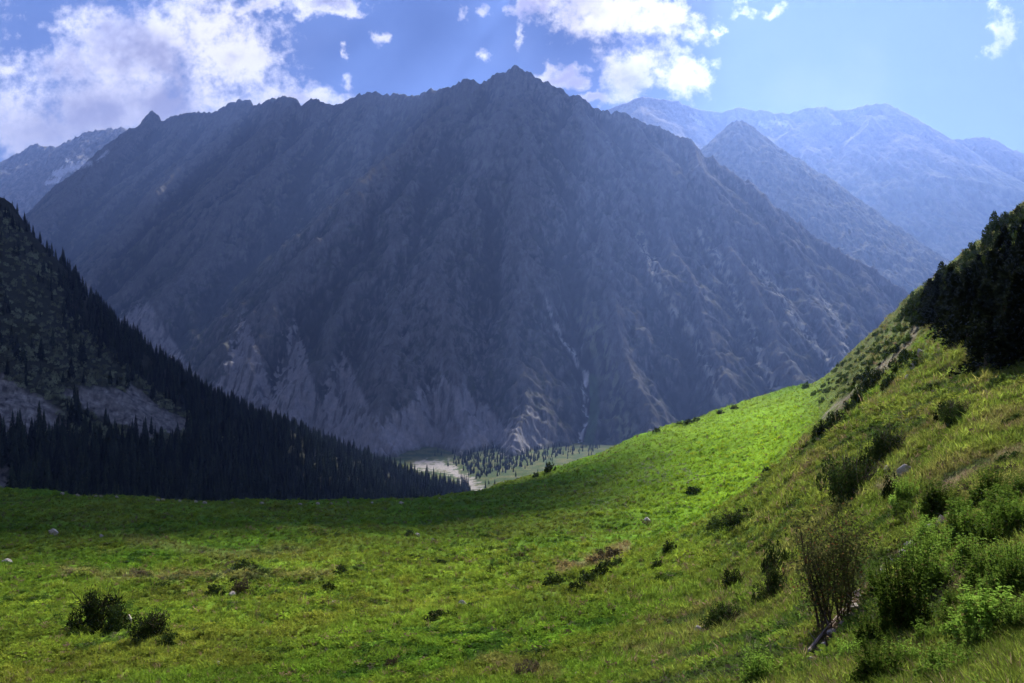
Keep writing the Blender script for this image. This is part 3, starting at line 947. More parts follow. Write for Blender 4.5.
m_haze, T, out = mat_new("valley_air")
pv = T.n('ShaderNodeVolumePrincipled')
pv.inputs['Color'].default_value = (0.26, 0.42, 0.98, 1)
pv.inputs['Density'].default_value = HAZE_DENSITY
pv.inputs['Anisotropy'].default_value = 0.5
T.link(pv.outputs[0], out.inputs['Volume'])
try:
    m_haze.cycles.homogeneous_volume = True
except Exception:
    pass
zmin = min(GZ.min(), -300) - 1
haze = box_mesh("haze", (-25000, -60, zmin), (32000, 16100, 2750), m_haze)
haze['kind'] = 'stuff'
haze['label'] = 'blue haze filling the valley'

# ---------------------------------------------------------------- unseen clouds placed to shade the slopes and the mountain haze
m_cloud, T, out = mat_new("cloud_white")
bs = T.n('ShaderNodeBsdfPrincipled')
bs.inputs['Base Color'].default_value = (0.85, 0.86, 0.9, 1)
bs.inputs['Roughness'].default_value = 1.0
T.link(bs.outputs[0], out.inputs[0])
CLOUD_Z = 3300.0


def shade_cloud(target, rx, ry, thick, seed, rz=0.0, alt=3300.0):
    """an unseen cumulus placed between the sun and a target spot on the ground"""
    rng = np.random.default_rng(seed)
    t = Vector(target)
    k = (alt - t.z) / SUNV.z
    c = t + SUNV * k
    import bmesh
    bm = bmesh.new()
    bmesh.ops.create_icosphere(bm, subdivisions=5, radius=1.0)
    co = np.array([v.co[:] for v in bm.verts])
    nn = fbm(co[:, 0] * 2.2 + co[:, 2] * 1.3 + seed, co[:, 1] * 2.2 - co[:, 2] * 0.7, 5, seed, 0.55)
    r = 1 + 0.32 * nn
    # keep the base flatter than the top
    z = co[:, 2] * thick * np.where(co[:, 2] > 0, 1.0, 0.3)
    for v, rr, zz in zip(bm.verts, r, z):
        v.co = (v.co.x * rr * rx, v.co.y * rr * ry, zz * rr)
    me = bpy.data.meshes.new("shade_cloud")
    bm.to_mesh(me)
    bm.free()
    for p in me.polygons:
        p.use_smooth = True
    me.materials.append(m_cloud)
    ob = bpy.data.objects.new("shade_cloud", me)
    ob.location = c
    ob.rotation_euler = (0, 0, math.radians(rz))
    COL.objects.link(ob)
    ob['kind'] = 'structure'
    return ob


for tgt, rx, ry, th, sd in [  # the high ones are added to darken mountain haze and leave light shafts
        ((-520, 860, 0), 520, 430, 160, 1),          # forest slope
        ((-2500, 4300, 700), 620, 700, 200, 2),      # left crest
        ((-1180, 3900, 600), 340, 800, 180, 3),      # left of the summit
        ((10, 3500, 400), 640, 1000, 220, 6),         # summit face
        ]:
    shade_cloud(tgt, rx, ry, th, sd, 0.0, 3300.0 if sd == 1 else 5600.0)
shade_cloud((-135, 132, -30), 178, 88, 40, 4, 26)       # band along the meadow brow
# ---------------------------------------------------------------- plants: meshes and materials
def plant_mat(name, c1, c2, trans=0.25, rough=0.6, attr=None, c3=None):
    m, T, out = mat_new(name)
    geo = T.n('ShaderNodeNewGeometry')
    rnd = geo.outputs['Random Per Island']
    oi = T.n('ShaderNodeObjectInfo')
    orr = T.rng(oi.outputs['Random'], 0, 1, 0.45, 1.9)
    if attr:
        a = T.n('ShaderNodeAttribute')
        a.attribute_type = 'INSTANCER'
        a.attribute_name = attr
        v = T.n('ShaderNodeVectorMath', operation='SCALE')
        T.link(a.outputs['Color'], v.inputs[0])
        T.link(T.rng(rnd, 0, 1, 0.72, 1.3), v.inputs['Scale'])
        col = v.outputs[0]
    else:
        col = T.mix(rnd, c1, c2)
        nz = T.rng(T.noise(geo.outputs['Position'], 1.7, 3), 0.35, 0.65, 0.75, 1.25)
        v = T.n('ShaderNodeVectorMath', operation='SCALE')
        T.link(col, v.inputs[0])
        T.link(T.math('MULTIPLY', nz, orr), v.inputs['Scale'])
        col = v.outputs[0]
        if c3 is not None:
            col = T.mix(T.math('GREATER_THAN', rnd, 0.93), col, c3)
    d = T.n('ShaderNodeBsdfPrincipled')
    T.link(col, d.inputs['Base Color'])
    d.inputs['Roughness'].default_value = rough
    d.inputs['Specular IOR Level'].default_value = 0.0
    t = T.n('ShaderNodeBsdfTranslucent')
    T.link(col, t.inputs[0])
    ms = T.n('ShaderNodeMixShader')
    ms.inputs[0].default_value = trans
    T.link(d.outputs[0], ms.inputs[1])
    T.link(t.outputs[0], ms.inputs[2])
    T.link(ms.outputs[0], out.inputs[0])
    return m


def quads_mesh(name, Q, mats, idx=None, tris=None):
    """Q: (n,4,3) free quads"""
    me = bpy.data.meshes.new(name)
    n = len(Q)
    me.vertices.add(n * 4)
    me.vertices.foreach_set("co", Q.astype(np.float32).ravel())
    me.loops.add(n * 4)
    me.loops.foreach_set("vertex_index", np.arange(n * 4, dtype=np.int32))
    me.polygons.add(n)
    me.polygons.foreach_set("loop_start", (np.arange(n) * 4).astype(np.int32))
    for m in mats:
        me.materials.append(m)
    if idx is not None:
        me.polygons.foreach_set("material_index", idx.astype(np.int32))
    me.update(calc_edges=True)
    return me


def leaf_quads(rng, C, size, aspect=0.5, up=0.0):
    """one small pointed leaf at each centre"""
    n = len(C)
    a = rng.normal(0, 1, (n, 3))
    a[:, 2] = a[:, 2] * 0.7 + up
    a /= np.linalg.norm(a, axis=1)[:, None]
    b = np.cross(a, rng.normal(0, 1, (n, 3)))
    b /= np.linalg.norm(b, axis=1)[:, None] + 1e-9
    s = (size * rng.uniform(0.6, 1.4, n))[:, None]
    return np.stack([C - a * s, C + b * s * aspect, C + a * s, C - b * s * aspect], 1)


def tube_quads(pts, radii, sides=5):
    pts = np.asarray(pts, float)
    out = []
    rings = []
    for i, p in enumerate(pts):
        t = pts[min(i + 1, len(pts) - 1)] - pts[max(i - 1, 0)]
        t /= np.linalg.norm(t) + 1e-9
        r = np.array([1, 0, 0]) if abs(t[0]) < 0.8 else np.array([0, 1, 0])
        u = np.cross(t, r)
        u /= np.linalg.norm(u)
        v = np.cross(t, u)
        ang = np.arange(sides) / sides * 2 * math.pi
        rings.append(p + radii[i] * (np.cos(ang)[:, None] * u + np.sin(ang)[:, None] * v))
    for r0, r1 in zip(rings[:-1], rings[1:]):
        out.append(np.stack([r0, np.roll(r0, -1, 0), np.roll(r1, -1, 0), r1], 1))
    return np.concatenate(out)


M_spruce = plant_mat("spruce_needles", (0.010, 0.016, 0.012), (0.024, 0.034, 0.018), 0.06)
M_spruce_near = plant_mat("conifer_needles", (0.010, 0.014, 0.009), (0.026, 0.032, 0.014), 0.08)
M_bark = plant_mat("bark", (0.06, 0.045, 0.032), (0.10, 0.08, 0.06), 0.0, 0.9)
M_deadwood = plant_mat("dead_wood", (0.09, 0.072, 0.058), (0.17, 0.14, 0.12), 0.0, 0.9)
M_broad = plant_mat("broad_leaves", (0.10, 0.12, 0.07), (0.27, 0.30, 0.19), 0.25)
M_bush = plant_mat("dark_bush_leaves", (0.020, 0.034, 0.010), (0.055, 0.080, 0.020), 0.18, c3=(0.10, 0.09, 0.03))
M_shrub = plant_mat("green_shrub_leaves", (0.035, 0.062, 0.016), (0.085, 0.125, 0.030), 0.25)
M_dry = plant_mat("dry_shrub_leaves", (0.09, 0.075, 0.045), (0.17, 0.14, 0.08), 0.2)
M_rust = plant_mat("rusty_leaves", (0.040, 0.052, 0.018), (0.115, 0.120, 0.036), 0.3, c3=(0.20, 0.10, 0.04))
M_herb = plant_mat("herb_leaves", (0.095, 0.165, 0.022), (0.18, 0.28, 0.045), 0.5, c3=(0.17, 0.15, 0.05))
M_tuft = plant_mat("grass_blades", None, None, 0.5, 0.6, attr="tcol")


def spruce_mesh(seed, layers=26, per=8, h=1.0, r=0.135, mat=None, name="spruce_tree"):
    rng = np.random.default_rng(seed)
    Q = []
    for i in range(layers):
        f = i / (layers - 1)
        z = 0.06 + 0.92 * f
        R = r * (1 - f) ** 0.75 * rng.uniform(0.8, 1.15) * (0.62 + 0.38 * min(1, f / 0.12)) + 0.007
        a0 = rng.uniform(0, 6.28)
        for k in range(per):
            if rng.random() < 0.08:
                continue
            a = a0 + k * 2 * math.pi / per + rng.uniform(-0.25, 0.25)
            R2 = R * rng.uniform(0.7, 1.2)
            d = np.array([math.cos(a), math.sin(a), 0])
            s = np.array([-math.sin(a), math.cos(a), 0])
            w = 0.30 * R2 + 0.006
            p0 = np.array([0, 0, z + 0.012])
            p2 = d * R2 + np.array([0, 0, z - 0.42 * R2 - 0.01])
            pm = d * R2 * 0.6 + np.array([0, 0, z - 0.10 * R2])
            Q.append([p0, pm + s * w, p2, pm - s * w])
            # hanging side twigs
            Q.append([pm, pm + s * w * 0.8, p2 + np.array([0, 0, -0.03]), pm - np.array([0, 0, 0.045 * (1 - f) + 0.01])])
    Q = np.array(Q)
    T_ = tube_quads([(0, 0, -0.06), (0, 0, 0.5), (0, 0, 0.99)], [0.013, 0.008, 0.002], 5)
    idx = np.concatenate([np.zeros(len(Q)), np.ones(len(T_))])
    return quads_mesh(name, np.concatenate([Q, T_]) * h, [mat or M_spruce, M_bark], idx)


def dome_points(rng, n, clumps=34, flat=0.8, spread=0.2, cone=0.0):
    """leaf centres in uneven clumps that fill a dome of radius one"""
    v = rng.normal(0, 1, (clumps, 3))
    v[:, 2] = np.abs(v[:, 2])
    v /= np.linalg.norm(v, axis=1)[:, None]
    v *= rng.uniform(0.45, 0.95, (clumps, 1))
    v[:, 2] *= flat
    wgt = rng.uniform(0.5, 1.5, clumps)
    k = rng.choice(clumps, n, p=wgt / wgt.sum())
    rad = spread * rng.uniform(0.7, 1.3, clumps)[k]
    d = rng.normal(0, 1, (n, 3))
    d /= np.linalg.norm(d, axis=1)[:, None]
    c = v[k] + d * (rad * rng.uniform(0.3, 1.0, n) ** 0.5)[:, None]
    if cone:
        c[:, :2] *= (1 - cone * np.clip(c[:, 2:3] / flat, 0, 1))
    c[:, 2] = np.where(c[:, 2] < 0.02, rng.uniform(0.0, 0.25, n) * flat, c[:, 2])
    return c


def bush_mesh(seed, n, leaf, mat, flat=0.8, clumps=34, spread=0.2, name="foliage", cone=0.0):
    rng = np.random.default_rng(seed)
    return quads_mesh(name, leaf_quads(rng, dome_points(rng, n, clumps, flat, spread, cone), leaf), [mat])


def twigs_mesh(seed, n, mat, reach=0.85, name="branches", up=0.8, r0=0.022):
    rng = np.random.default_rng(seed)
    Q = []
    for k in range(n):
        a = rng.uniform(0, 6.28)
        s = rng.uniform(0.25, 1.0) * reach
        p = np.array([rng.uniform(-0.08, 0.08), rng.uniform(-0.08, 0.08), -0.05])
        tip = np.array([math.cos(a) * s, math.sin(a) * s, up * rng.uniform(0.5, 1.0)])
        mid = (p + tip) * 0.5 + rng.normal(0, 0.06, 3) + np.array([0, 0, 0.1])
        Q.append(tube_quads([p, mid, tip], [r0, r0 * 0.6, r0 * 0.2], 4))
        for j in range(3):
            q = mid + (tip - mid) * rng.uniform(0, 0.8)
            e = q + rng.normal(0, 0.16, 3) + np.array([0, 0, 0.1])
            Q.append(tube_quads([q, e], [r0 * 0.4, r0 * 0.15], 3))
    return quads_mesh(name, np.concatenate(Q), [mat])


def new_obj(name, me, parent=None, loc=None, rz=0.0, sc=None):
    o = bpy.data.objects.new(name, me)
    COL.objects.link(o)
    if parent is not None:
        o.parent = parent
    if loc is not None:
        o.location = loc
    if rz:
        o.rotation_euler = (0, 0, rz)
    if sc is not None:
        o.scale = sc if hasattr(sc, '__len__') else (sc, sc, sc)
    return o


def tag(o, label, cat, group=None):
    o['label'] = label
    o['category'] = cat
    if group:
        o['group'] = group
    return o


R_ = random.Random(5)
RNG = np.random.default_rng(12)

# ---------------------------------------------------------------- spruces of the forest slope
SPR = [spruce_mesh(900 + i) for i in range(7)]
cand = []


def try_tree(px, d, hmin, hmax):
    i = int(np.clip(np.searchsorted(p_cols, px), 0, len(p_cols) - 1))
    j = int(np.clip(np.searchsorted(d_rows, d), 0, len(d_rows) - 1))
    if SCREE[j, i] > 0.25:
        return None
    h = R_.uniform(hmin, hmax)
    return ((px - 512) / FPX * d, d, ground_z(px, d), h, px, GPY[j, i])


for _ in range(15000):
    px = R_.uniform(-70, 470)
    d = math.exp(R_.uniform(math.log(400), math.log(1330)))
    if px > 200 and d < 560:
        continue
    t = try_tree(px, d, 10, 28)
    if not t:
        continue
    gy = t[5]
    # the upper left part is mostly leafy bushes and rock
    crest_y = np.interp(px, [0, 50, 100, 150, 200, 300, 400, 460], [208, 262, 318, 362, 399, 441, 483, 499])
    low_y = np.interp(px, [-70, 0, 60, 120, 190, 230], [446, 446, 446, 442, 446, 400])
    leafy = px < 190 and gy < low_y and gy > crest_y + np.interp(px, [0, 190], [34, 26])
    if leafy and R_.random() < 0.90:
        continue
    if gy > 530 and px > 60:
        continue
    if px < 60 and gy < crest_y + 45 and R_.random() < 0.72:
        continue
    if px < 60 and gy < 320:
        t = t[:3] + (t[3] * 0.6,) + t[4:]
    if 60 < px and R_.random() < 0.15:
        t = t[:3] + (t[3] * 1.2,) + t[4:]
    cand.append(t)
# thin out to a natural spacing
cell = {}
forest_pts = []
for t in cand:
    key = (int(t[0] // 5.6), int(t[1] // 7.5))
    if key in cell:
        continue
    cell[key] = 1
    forest_pts.append(t)
# a few lone spruces in front of the scree
for px, py in [(62, 448), (36, 452), (50, 446), (98, 443), (112, 446), (128, 452), (8, 452), (22, 450)]:
    p = spot(px, py, 420)
    if p:
        forest_pts.append((p.x, p.y, p.z, 25.0 if px == 62 else R_.uniform(14, 18), px, py))
# valley spruces beside the river
for _ in range(2600):
    px = R_.uniform(425, 600)
    py = R_.uniform(447, 497)
    edge = np.interp(px, [425, 455, 475, 520, 545, 570, 600], [456, 466, 478, 468, 460, 453, 450])
    dens_ = 1.0 if (py < edge + R_.uniform(-3, 3) and px > 452) else 0.12
    if px < 452 and py > 450:
        dens_ = 0.2
    if R_.random() > dens_:
        continue
    p = spot(px, py, 1100, 1900)
    if p is None:
        continue
    if float(fbm(np.array(p.x / 28), np.array(p.y / 40), 3, 77)) < (-0.25 if dens_ == 1.0 else 0.25):
        continue
    forest_pts.append((p.x, p.y, p.z, R_.uniform(7, 14), px, py))
scored = sorted(range(len(forest_pts)), key=lambda k: -forest_pts[k][3] / forest_pts[k][1] * (1.0 if (-4 < forest_pts[k][4] < 1030 and forest_pts[k][5] < 499 and forest_pts[k][4] < 400) else 0.2))
single = set(scored[:292])


def spruce_label(px, py):
    crest_y = np.interp(px, [0, 50, 100, 150, 200, 300, 400, 460], [208, 262, 318, 362, 399, 441, 483, 499])
    if py < crest_y + 12:
        return 'dark narrow spruce on the skyline of the left forest slope', 'spruces on the skyline of the forest slope'
    if px < 200 and py < 440:
        return 'dark spruce among pale leafy bushes above the grey scree', 'spruces among the leafy bushes'
    if px < 200:
        return 'dark spruce in the dense belt between the scree and the meadow brow', 'spruces below the scree'
    return 'dark spruce inside the dense forest right of the scree', 'spruces right of the scree'


tallest = None
rest = []
for k, t in enumerate(forest_pts):
    if k in single:
        o = new_obj("spruce_tree", SPR[k % len(SPR)], None, t[:3], R_.uniform(0, 6.28), (t[3] * R_.uniform(0.85, 1.3), t[3] * R_.uniform(0.85, 1.3), t[3]))
        if t[3] == 25.0 and t[4] == 62:
            tag(o, 'tall lone spruce tip rising clear in front of the grey scree', 'spruce', 'spruces below the scree')
        else:
            l, g = spruce_label(t[4], t[5])
            tag(o, l, 'spruce', g)
    else:
        rest.append(t)


def instancer(name, pts, scales, rots, idx, cols, variants, label, kind='stuff'):
    """one object that carries many instances of a few plant meshes"""
    n = len(pts)
    me = bpy.data.meshes.new(name)
    me.vertices.add(n)
    me.vertices.foreach_set("co", np.asarray(pts, np.float32).ravel())

    def attr(nm, typ, key, arr):
        a = me.attributes.new(nm, typ, 'POINT')
        a.data.foreach_set(key, np.ascontiguousarray(arr).ravel())
    attr("scl", 'FLOAT_VECTOR', 'vector', np.asarray(scales, np.float32))
    attr("rot", 'FLOAT_VECTOR', 'vector', np.asarray(rots, np.float32))
    attr("vidx", 'INT', 'value', np.asarray(idx, np.int32))
    c4 = np.ones((n, 4), np.float32)
    if cols is not None:
        c4[:, :3] = cols
    attr("tcol", 'FLOAT_COLOR', 'color', c4)
    me.update()
    src = bpy.data.collections.new(name + "_kinds")
    for i, v in enumerate(variants):
        src.objects.link(bpy.data.objects.new("%s_kind_%02d" % (name, i), v))
    ng = bpy.data.node_groups.new(name + "_scatter", 'GeometryNodeTree')
    ng.interface.new_socket("Geometry", in_out='INPUT', socket_type='NodeSocketGeometry')
    ng.interface.new_socket("Geometry", in_out='OUTPUT', socket_type='NodeSocketGeometry')
    N, L = ng.nodes, ng.links
    gi = N.new('NodeGroupInput')
    go = N.new('NodeGroupOutput')
    ci = N.new('GeometryNodeCollectionInfo')
    ci.inputs['Collection'].default_value = src
    ci.inputs['Separate Children'].default_value = True
    ci.inputs['Reset Children'].default_value = True
    iop = N.new('GeometryNodeInstanceOnPoints')
    iop.inputs['Pick Instance'].default_value = True

    def na(nm, typ):
        a = N.new('GeometryNodeInputNamedAttribute')
        a.data_type = typ
        a.inputs['Name'].default_value = nm
        return a.outputs['Attribute']
    L.new(gi.outputs[0], iop.inputs['Points'])
    L.new(ci.outputs[0], iop.inputs['Instance'])
    L.new(na("vidx", 'INT'), iop.inputs['Instance Index'])
    e2r = N.new('FunctionNodeEulerToRotation')
    L.new(na("rot", 'FLOAT_VECTOR'), e2r.inputs[0])
    L.new(e2r.outputs[0], iop.inputs['Rotation'])
    L.new(na("scl", 'FLOAT_VECTOR'), iop.inputs['Scale'])
    L.new(iop.outputs[0], go.inputs[0])
    ob = bpy.data.objects.new(name, me)
    COL.objects.link(ob)
    md = ob.modifiers.new("scatter", 'NODES')
    md.node_group = ng
    ob['kind'] = kind
    ob['label'] = label
    return ob


rr = np.array([[t[0], t[1], t[2], t[3]] for t in rest])
n = len(rr)
wsc = rr[:, 3] * RNG.uniform(0.85, 1.35, n)
instancer("forest", rr[:, :3], np.stack([wsc, wsc, rr[:, 3]], -1), np.stack([np.zeros(n), np.zeros(n), RNG.uniform(0, 6.28, n)], -1),
          RNG.integers(0, len(SPR), n), None, SPR, 'rest of the dark spruce forest on the slope and valley floor')

# leafy pale bushes among the spruces
BRD = [bush_mesh(700 + i, 1100, 0.055, M_broad, 1.15, 20, 0.22, "leafy_bush") for i in range(5)]
cnt = 0
cell = {}
leafy_pts = []
for _ in range(14000):
    px = R_.uniform(-10, 330)
    d = math.exp(R_.uniform(math.log(430), math.log(1150)))
    t = try_tree(px, d, 2.2, 4.4)
    if not t:
        continue
    gy = t[5]
    crest_y = np.interp(px, [0, 50, 100, 150, 200, 300, 400, 460], [208, 262, 318, 362, 399, 441, 483, 499])
    low_y = np.interp(px, [-70, 0, 60, 120, 190, 330], [446, 446, 446, 442, 446, 470])
    ok = gy < low_y and gy > crest_y + (2 if px < 60 else 24)
    if not ok or (px > 190 and R_.random() < 0.93):
        continue
    key = (int(t[0] // 5.5), int(t[1] // 8))
    if key in cell:
        continue
    cell[key] = 1
    leafy_pts.append(t)
leafy_pts.sort(key=lambda t: -t[3] / t[1])
for t in leafy_pts[:270]:
    o = new_obj("leafy_bush", BRD[cnt % 5], None, t[:3], R_.uniform(0, 6.28), (t[3] * R_.uniform(0.8, 1.2), t[3], t[3] * R_.uniform(1.0, 1.7)))
    tag(o, 'pale green leafy bush on the left slope above the spruces' if t[4] < 190 else 'pale leafy bush among dark spruces right of the scree',
        'bush', 'pale leafy bushes on the left slope' if t[4] < 190 else 'pale bushes among the spruces')
    cnt += 1

lr = np.array([[t[0], t[1], t[2], t[3]] for t in leafy_pts[270:]])
n = len(lr)
if n:
    instancer("undergrowth", lr[:, :3], np.stack([lr[:, 3], lr[:, 3], lr[:, 3] * RNG.uniform(1.0, 1.7, n)], -1),
              np.stack([np.zeros(n), np.zeros(n), RNG.uniform(0, 6.28, n)], -1), RNG.integers(0, len(BRD), n), None, BRD,
              'rest of the pale leafy bushes on the left slope')
# ---------------------------------------------------------------- bushes, trees and rocks placed one by one
BUSHF = [bush_mesh(300 + i, 5200, 0.034, M_bush, 0.78, 44, 0.20) for i in range(4)]
BUSHS = [bush_mesh(330 + i, 900, 0.085, M_bush, 0.85, 22, 0.24) for i in range(5)]
SHRUBF = [bush_mesh(360 + i, 4200, 0.036, M_shrub, 0.7, 40, 0.20) for i in range(3)]
SHRUBS = [bush_mesh(380 + i, 800, 0.085, M_shrub, 0.7, 20, 0.24) for i in range(4)]
DRYS = [bush_mesh(400 + i, 1300, 0.05, M_dry, 0.5, 24, 0.22) for i in range(3)]
TWIG = [twigs_mesh(420 + i, 26, M_bark) for i in range(3)]
K = {'bush': BUSHF, 'small': BUSHS, 'shrub': SHRUBF, 'shrub_small': SHRUBS, 'dry': DRYS}
_n = [0]


def bush(px, py, wpx, hpx, kind, label, name=None, group=None, cat='bush', dmin=4.0, rz=None):
    """a bush whose foot stands on the ground seen at px, py; width and height are read at that distance"""
    p = spot(px, py, dmin)
    if p is None:
        return None
    d = p.y
    rx = wpx / 2 / FPX * d * 1.18
    hz = hpx / FPX * d * 1.15
    var = K[kind]
    me = var[_n[0] % len(var)]
    _n[0] += 1
    flat = {'bush': 0.95, 'small': 1.05, 'shrub': 0.88, 'shrub_small': 0.9, 'dry': 0.66}[kind]
    name = name or {'dry': 'dry_shrub', 'shrub': 'shrub', 'shrub_small': 'shrub'}.get(kind, 'dark_bush')
    rz = R_.uniform(-0.3, 0.3) if rz is None else rz
    sc = (rx, rx * 0.9, hz / flat)
    p = p - Vector((0, 0, 0.06 * hz))
    if kind in ('bush', 'shrub'):
        e = new_obj(name, None, None, p, rz, sc)
        e.empty_display_size = 0.3
        new_obj('foliage', me, e)
        new_obj('branches', TWIG[_n[0] % 3], e)
    else:
        e = new_obj(name, me, None, p, rz, sc)
    return tag(e, label, cat, group)


B = bush
B(97, 631, 54, 46, 'bush', 'largest round dark bush on the lower left meadow')
B(116, 632, 26, 30, 'small', 'low dark clump against the right foot of the largest meadow bush')
B(152, 640, 42, 32, 'bush', 'dark spreading bush just right of the largest meadow bush')
B(168, 643, 22, 14, 'shrub_small', 'low green shrub trailing at the right end of the two big meadow bushes')
B(214, 597, 17, 15, 'small', 'small round reddish dark bush with a pale stone at its foot')
B(241, 594, 24, 17, 'dry', 'low olive scrub mound right of the small round bush')
B(232, 583, 16, 8, 'shrub_small', 'small green scrub tuft above the low olive scrub mound')
B(243, 570, 28, 11, 'small', 'flat dark bush at the shadow edge of the meadow')
B(230, 566, 12, 6, 'dry', 'tiny brown tuft left of the flat dark bush')
B(132, 576, 30, 8, 'dry', 'flat brown bush above the largest meadow bush')
B(155, 588, 26, 7, 'shrub_small', 'thin flat green bush between the meadow bushes and the shadow')
B(342, 573, 15, 9, 'small', 'small dark bush with a thin tail in mid meadow')
B(328, 589, 14, 8, 'small', 'small dark reddish mound left of the pale stone in mid meadow')
B(325, 604, 18, 5, 'dry', 'flattest brown patch bush in mid meadow')
B(440, 619, 30, 9, 'small', 'flat dark bush below the white rock')
B(472, 607, 17, 7, 'shrub_small', 'low dark green bush right of the white rock')
B(410, 536, 11, 7, 'small', 'tiny dark bush in the shaded upper meadow')
B(434, 543, 9, 4, 'dry', 'tiny brown scrub beside the shaded upper meadow bush')
B(491, 573, 8, 10, 'small', 'tiny upright dark shrub standing alone in the meadow centre')
B(503, 541, 13, 4, 'dry', 'thin flat brown bush above the lone upright shrub')
B(518, 557, 17, 5, 'dry', 'wider flat brown bush right of the lone upright shrub')
B(440, 563, 17, 5, 'small', 'flat dark bush in the middle of the meadow shade edge')
B(411, 559, 24, 4, 'small', 'long thin dark bush at the shade edge')
B(555, 585, 22, 14, 'small', 'dark dome bush left of the long dark thicket')
B(572, 580, 14, 7, 'shrub_small', 'little green shrub between the dome bush and the thicket')
for px, py, w, h, l in [(577, 592, 20, 12, 'lowest left'), (588, 585, 24, 15, 'second'), (600, 577, 24, 14, 'middle'), (612, 570, 26, 12, 'fourth'), (621, 565, 16, 8, 'highest right')]:
    B(px, py, w, h, 'small', l + ' dark bush of the long thicket climbing the meadow edge', group='bushes of the long thicket')
B(608, 556, 28, 11, 'dry', 'brown dry scrub above the long dark thicket')
B(597, 560, 14, 6, 'dry', 'brown scrub tuft at the left end of the dry scrub')
B(669, 551, 15, 12, 'small', 'small dark bush above the grassy hill edge')
B(659, 568, 13, 12, 'small', 'small spiky dark bush below the hill edge with a pale spot beside it')
B(649, 524, 13, 5, 'dry', 'flat brown clump in the bright grass')
B(694, 493, 16, 8, 'small', 'compact dark bush alone in the brightest grass', name='dark_bush')
B(735, 528, 44, 20, 'shrub', 'wide green shrub on the crest of the near hill')
B(712, 530, 14, 10, 'small', 'dark bush left of the wide crest shrub')
B(745, 512, 18, 8, 'shrub_small', 'small grey green shrub topping the wide crest shrub')
B(768, 473, 10, 7, 'small', 'small dark bush on the hill edge beside the bright grass')
B(733, 590, 30, 22, 'shrub', 'dim green shrub above the small white stone')
B(725, 628, 46, 24, 'shrub', 'low dark green shrub between two pale stones')
B(527, 675, 30, 20, 'dry', 'grey dry scrub near the bottom centre')
B(540, 655, 34, 10, 'shrub_small', 'low green shrub behind the grey dry scrub')
B(392, 667, 20, 10, 'dry', 'small grey scrub at the bottom left of centre')
B(375, 657, 12, 7, 'shrub_small', 'tiny green scrub left of the small grey scrub')
# the big dark bushes of the near hill
B(852, 500, 62, 50, 'bush', 'big dark bush in the middle of the near hill')
B(890, 460, 46, 36, 'bush', 'dark bush behind the big middle bush, up the slope')
B(893, 497, 18, 26, 'small', 'narrow dark shrub right of the pale rocks')
B(870, 476, 30, 24, 'small', 'dark bush filling the gap between the two big hill bushes')
B(957, 426, 34, 30, 'bush', 'dark round bush alone under the conifer block')
B(945, 420, 18, 20, 'small', 'small dark shrub against the round bush under the conifer block')
B(772, 603, 34, 44, 'bush', 'dark upright bush left of the rusty shrub tree')
B(776, 570, 24, 32, 'small', 'dark shrub stacked above the upright bush by the rusty tree')
B(905, 570, 34, 24, 'shrub', 'green shrub above the stony strip')
B(790, 568, 20, 22, 'small', 'dark shrub touching the left of the rusty shrub tree')
B(1005, 480, 44, 18, 'dry', 'brown dry scrub on the right slope above the white slab')
B(975, 492, 30, 14, 'dry', 'brown dry scrub left of the white slab')
B(940, 500, 26, 12, 'dry', 'reddish dry scrub below the round bush')
B(1012, 462, 30, 14, 'shrub_small', 'dark green shrub above the brown scrub at the right edge')
B(997, 492, 20, 10, 'small', 'small dark shrub behind the white slab')
B(950, 585, 40, 30, 'dry', 'brown withered scrub among the tall herbs')
# row of dark bushes down the spur and the scrub of the ridge
row = [(818, 438), (826, 433), (834, 428), (842, 422), (849, 415), (857, 406), (863, 399), (868, 392), (872, 384), (880, 380)]
for i, (px, py) in enumerate(row):
    B(px, py, 15, 14 + (i % 3) * 3, 'small', 'dark bush in the row running down the spur beside the pale bare strip', group='row of bushes down the spur')
ridge = [(822, 402, 6, 9), (806, 388, 8, 7), (838, 397, 8, 8), (846, 384, 9, 8), (832, 384, 7, 7), (814, 396, 7, 6), (856, 380, 9, 8), (850, 370, 9, 7),
         (866, 372, 10, 9), (872, 364, 9, 8), (862, 360, 10, 7), (878, 352, 12, 9), (884, 360, 12, 10), (890, 344, 11, 8), (876, 345, 9, 7), (896, 352, 12, 10),
         (886, 334, 10, 7), (898, 332, 12, 9), (906, 342, 13, 10), (900, 322, 11, 8), (912, 328, 12, 9), (908, 314, 12, 9), (918, 318, 13, 10), (870, 354, 8, 6),
         (858, 388, 8, 7), (840, 376, 7, 5), (892, 366, 12, 10), (904, 358, 12, 9), (882, 340, 8, 6)]
for _ in range(400):
    px = R_.uniform(820, 925)
    crest = float(np.interp(px, [815, 860, 905, 925], [384, 347, 306, 294]))
    lo = float(np.interp(px, [815, 845, 868, 885, 912, 925], [410, 398, 380, 360, 335, 318]))
    py = R_.uniform(crest + 4, lo)
    if py < lo and all((px - q[0]) ** 2 + 2 * (py - q[1]) ** 2 < 1e9 and (px - q[0]) ** 2 + (py - q[1]) ** 2 > 30 for q in ridge):
        w = R_.uniform(5, 11)
        ridge.append((px, py, w, w * R_.uniform(0.55, 0.8)))
for px, py, w, h in ridge:
    B(px, py, w, h, 'shrub_small', 'small green scrub bush on the ridge slope below the dark crest trees', group='scrub bushes of the ridge')
for px, py, w, h in [(902, 372, 18, 12), (893, 385, 16, 14), (910, 362, 22, 16), (917, 366, 14, 11), (886, 392, 14, 14)]:
    B(px, py, w, h, 'small', 'dark bush on the bare strip below the conifer block', group='bushes on the bare strip')
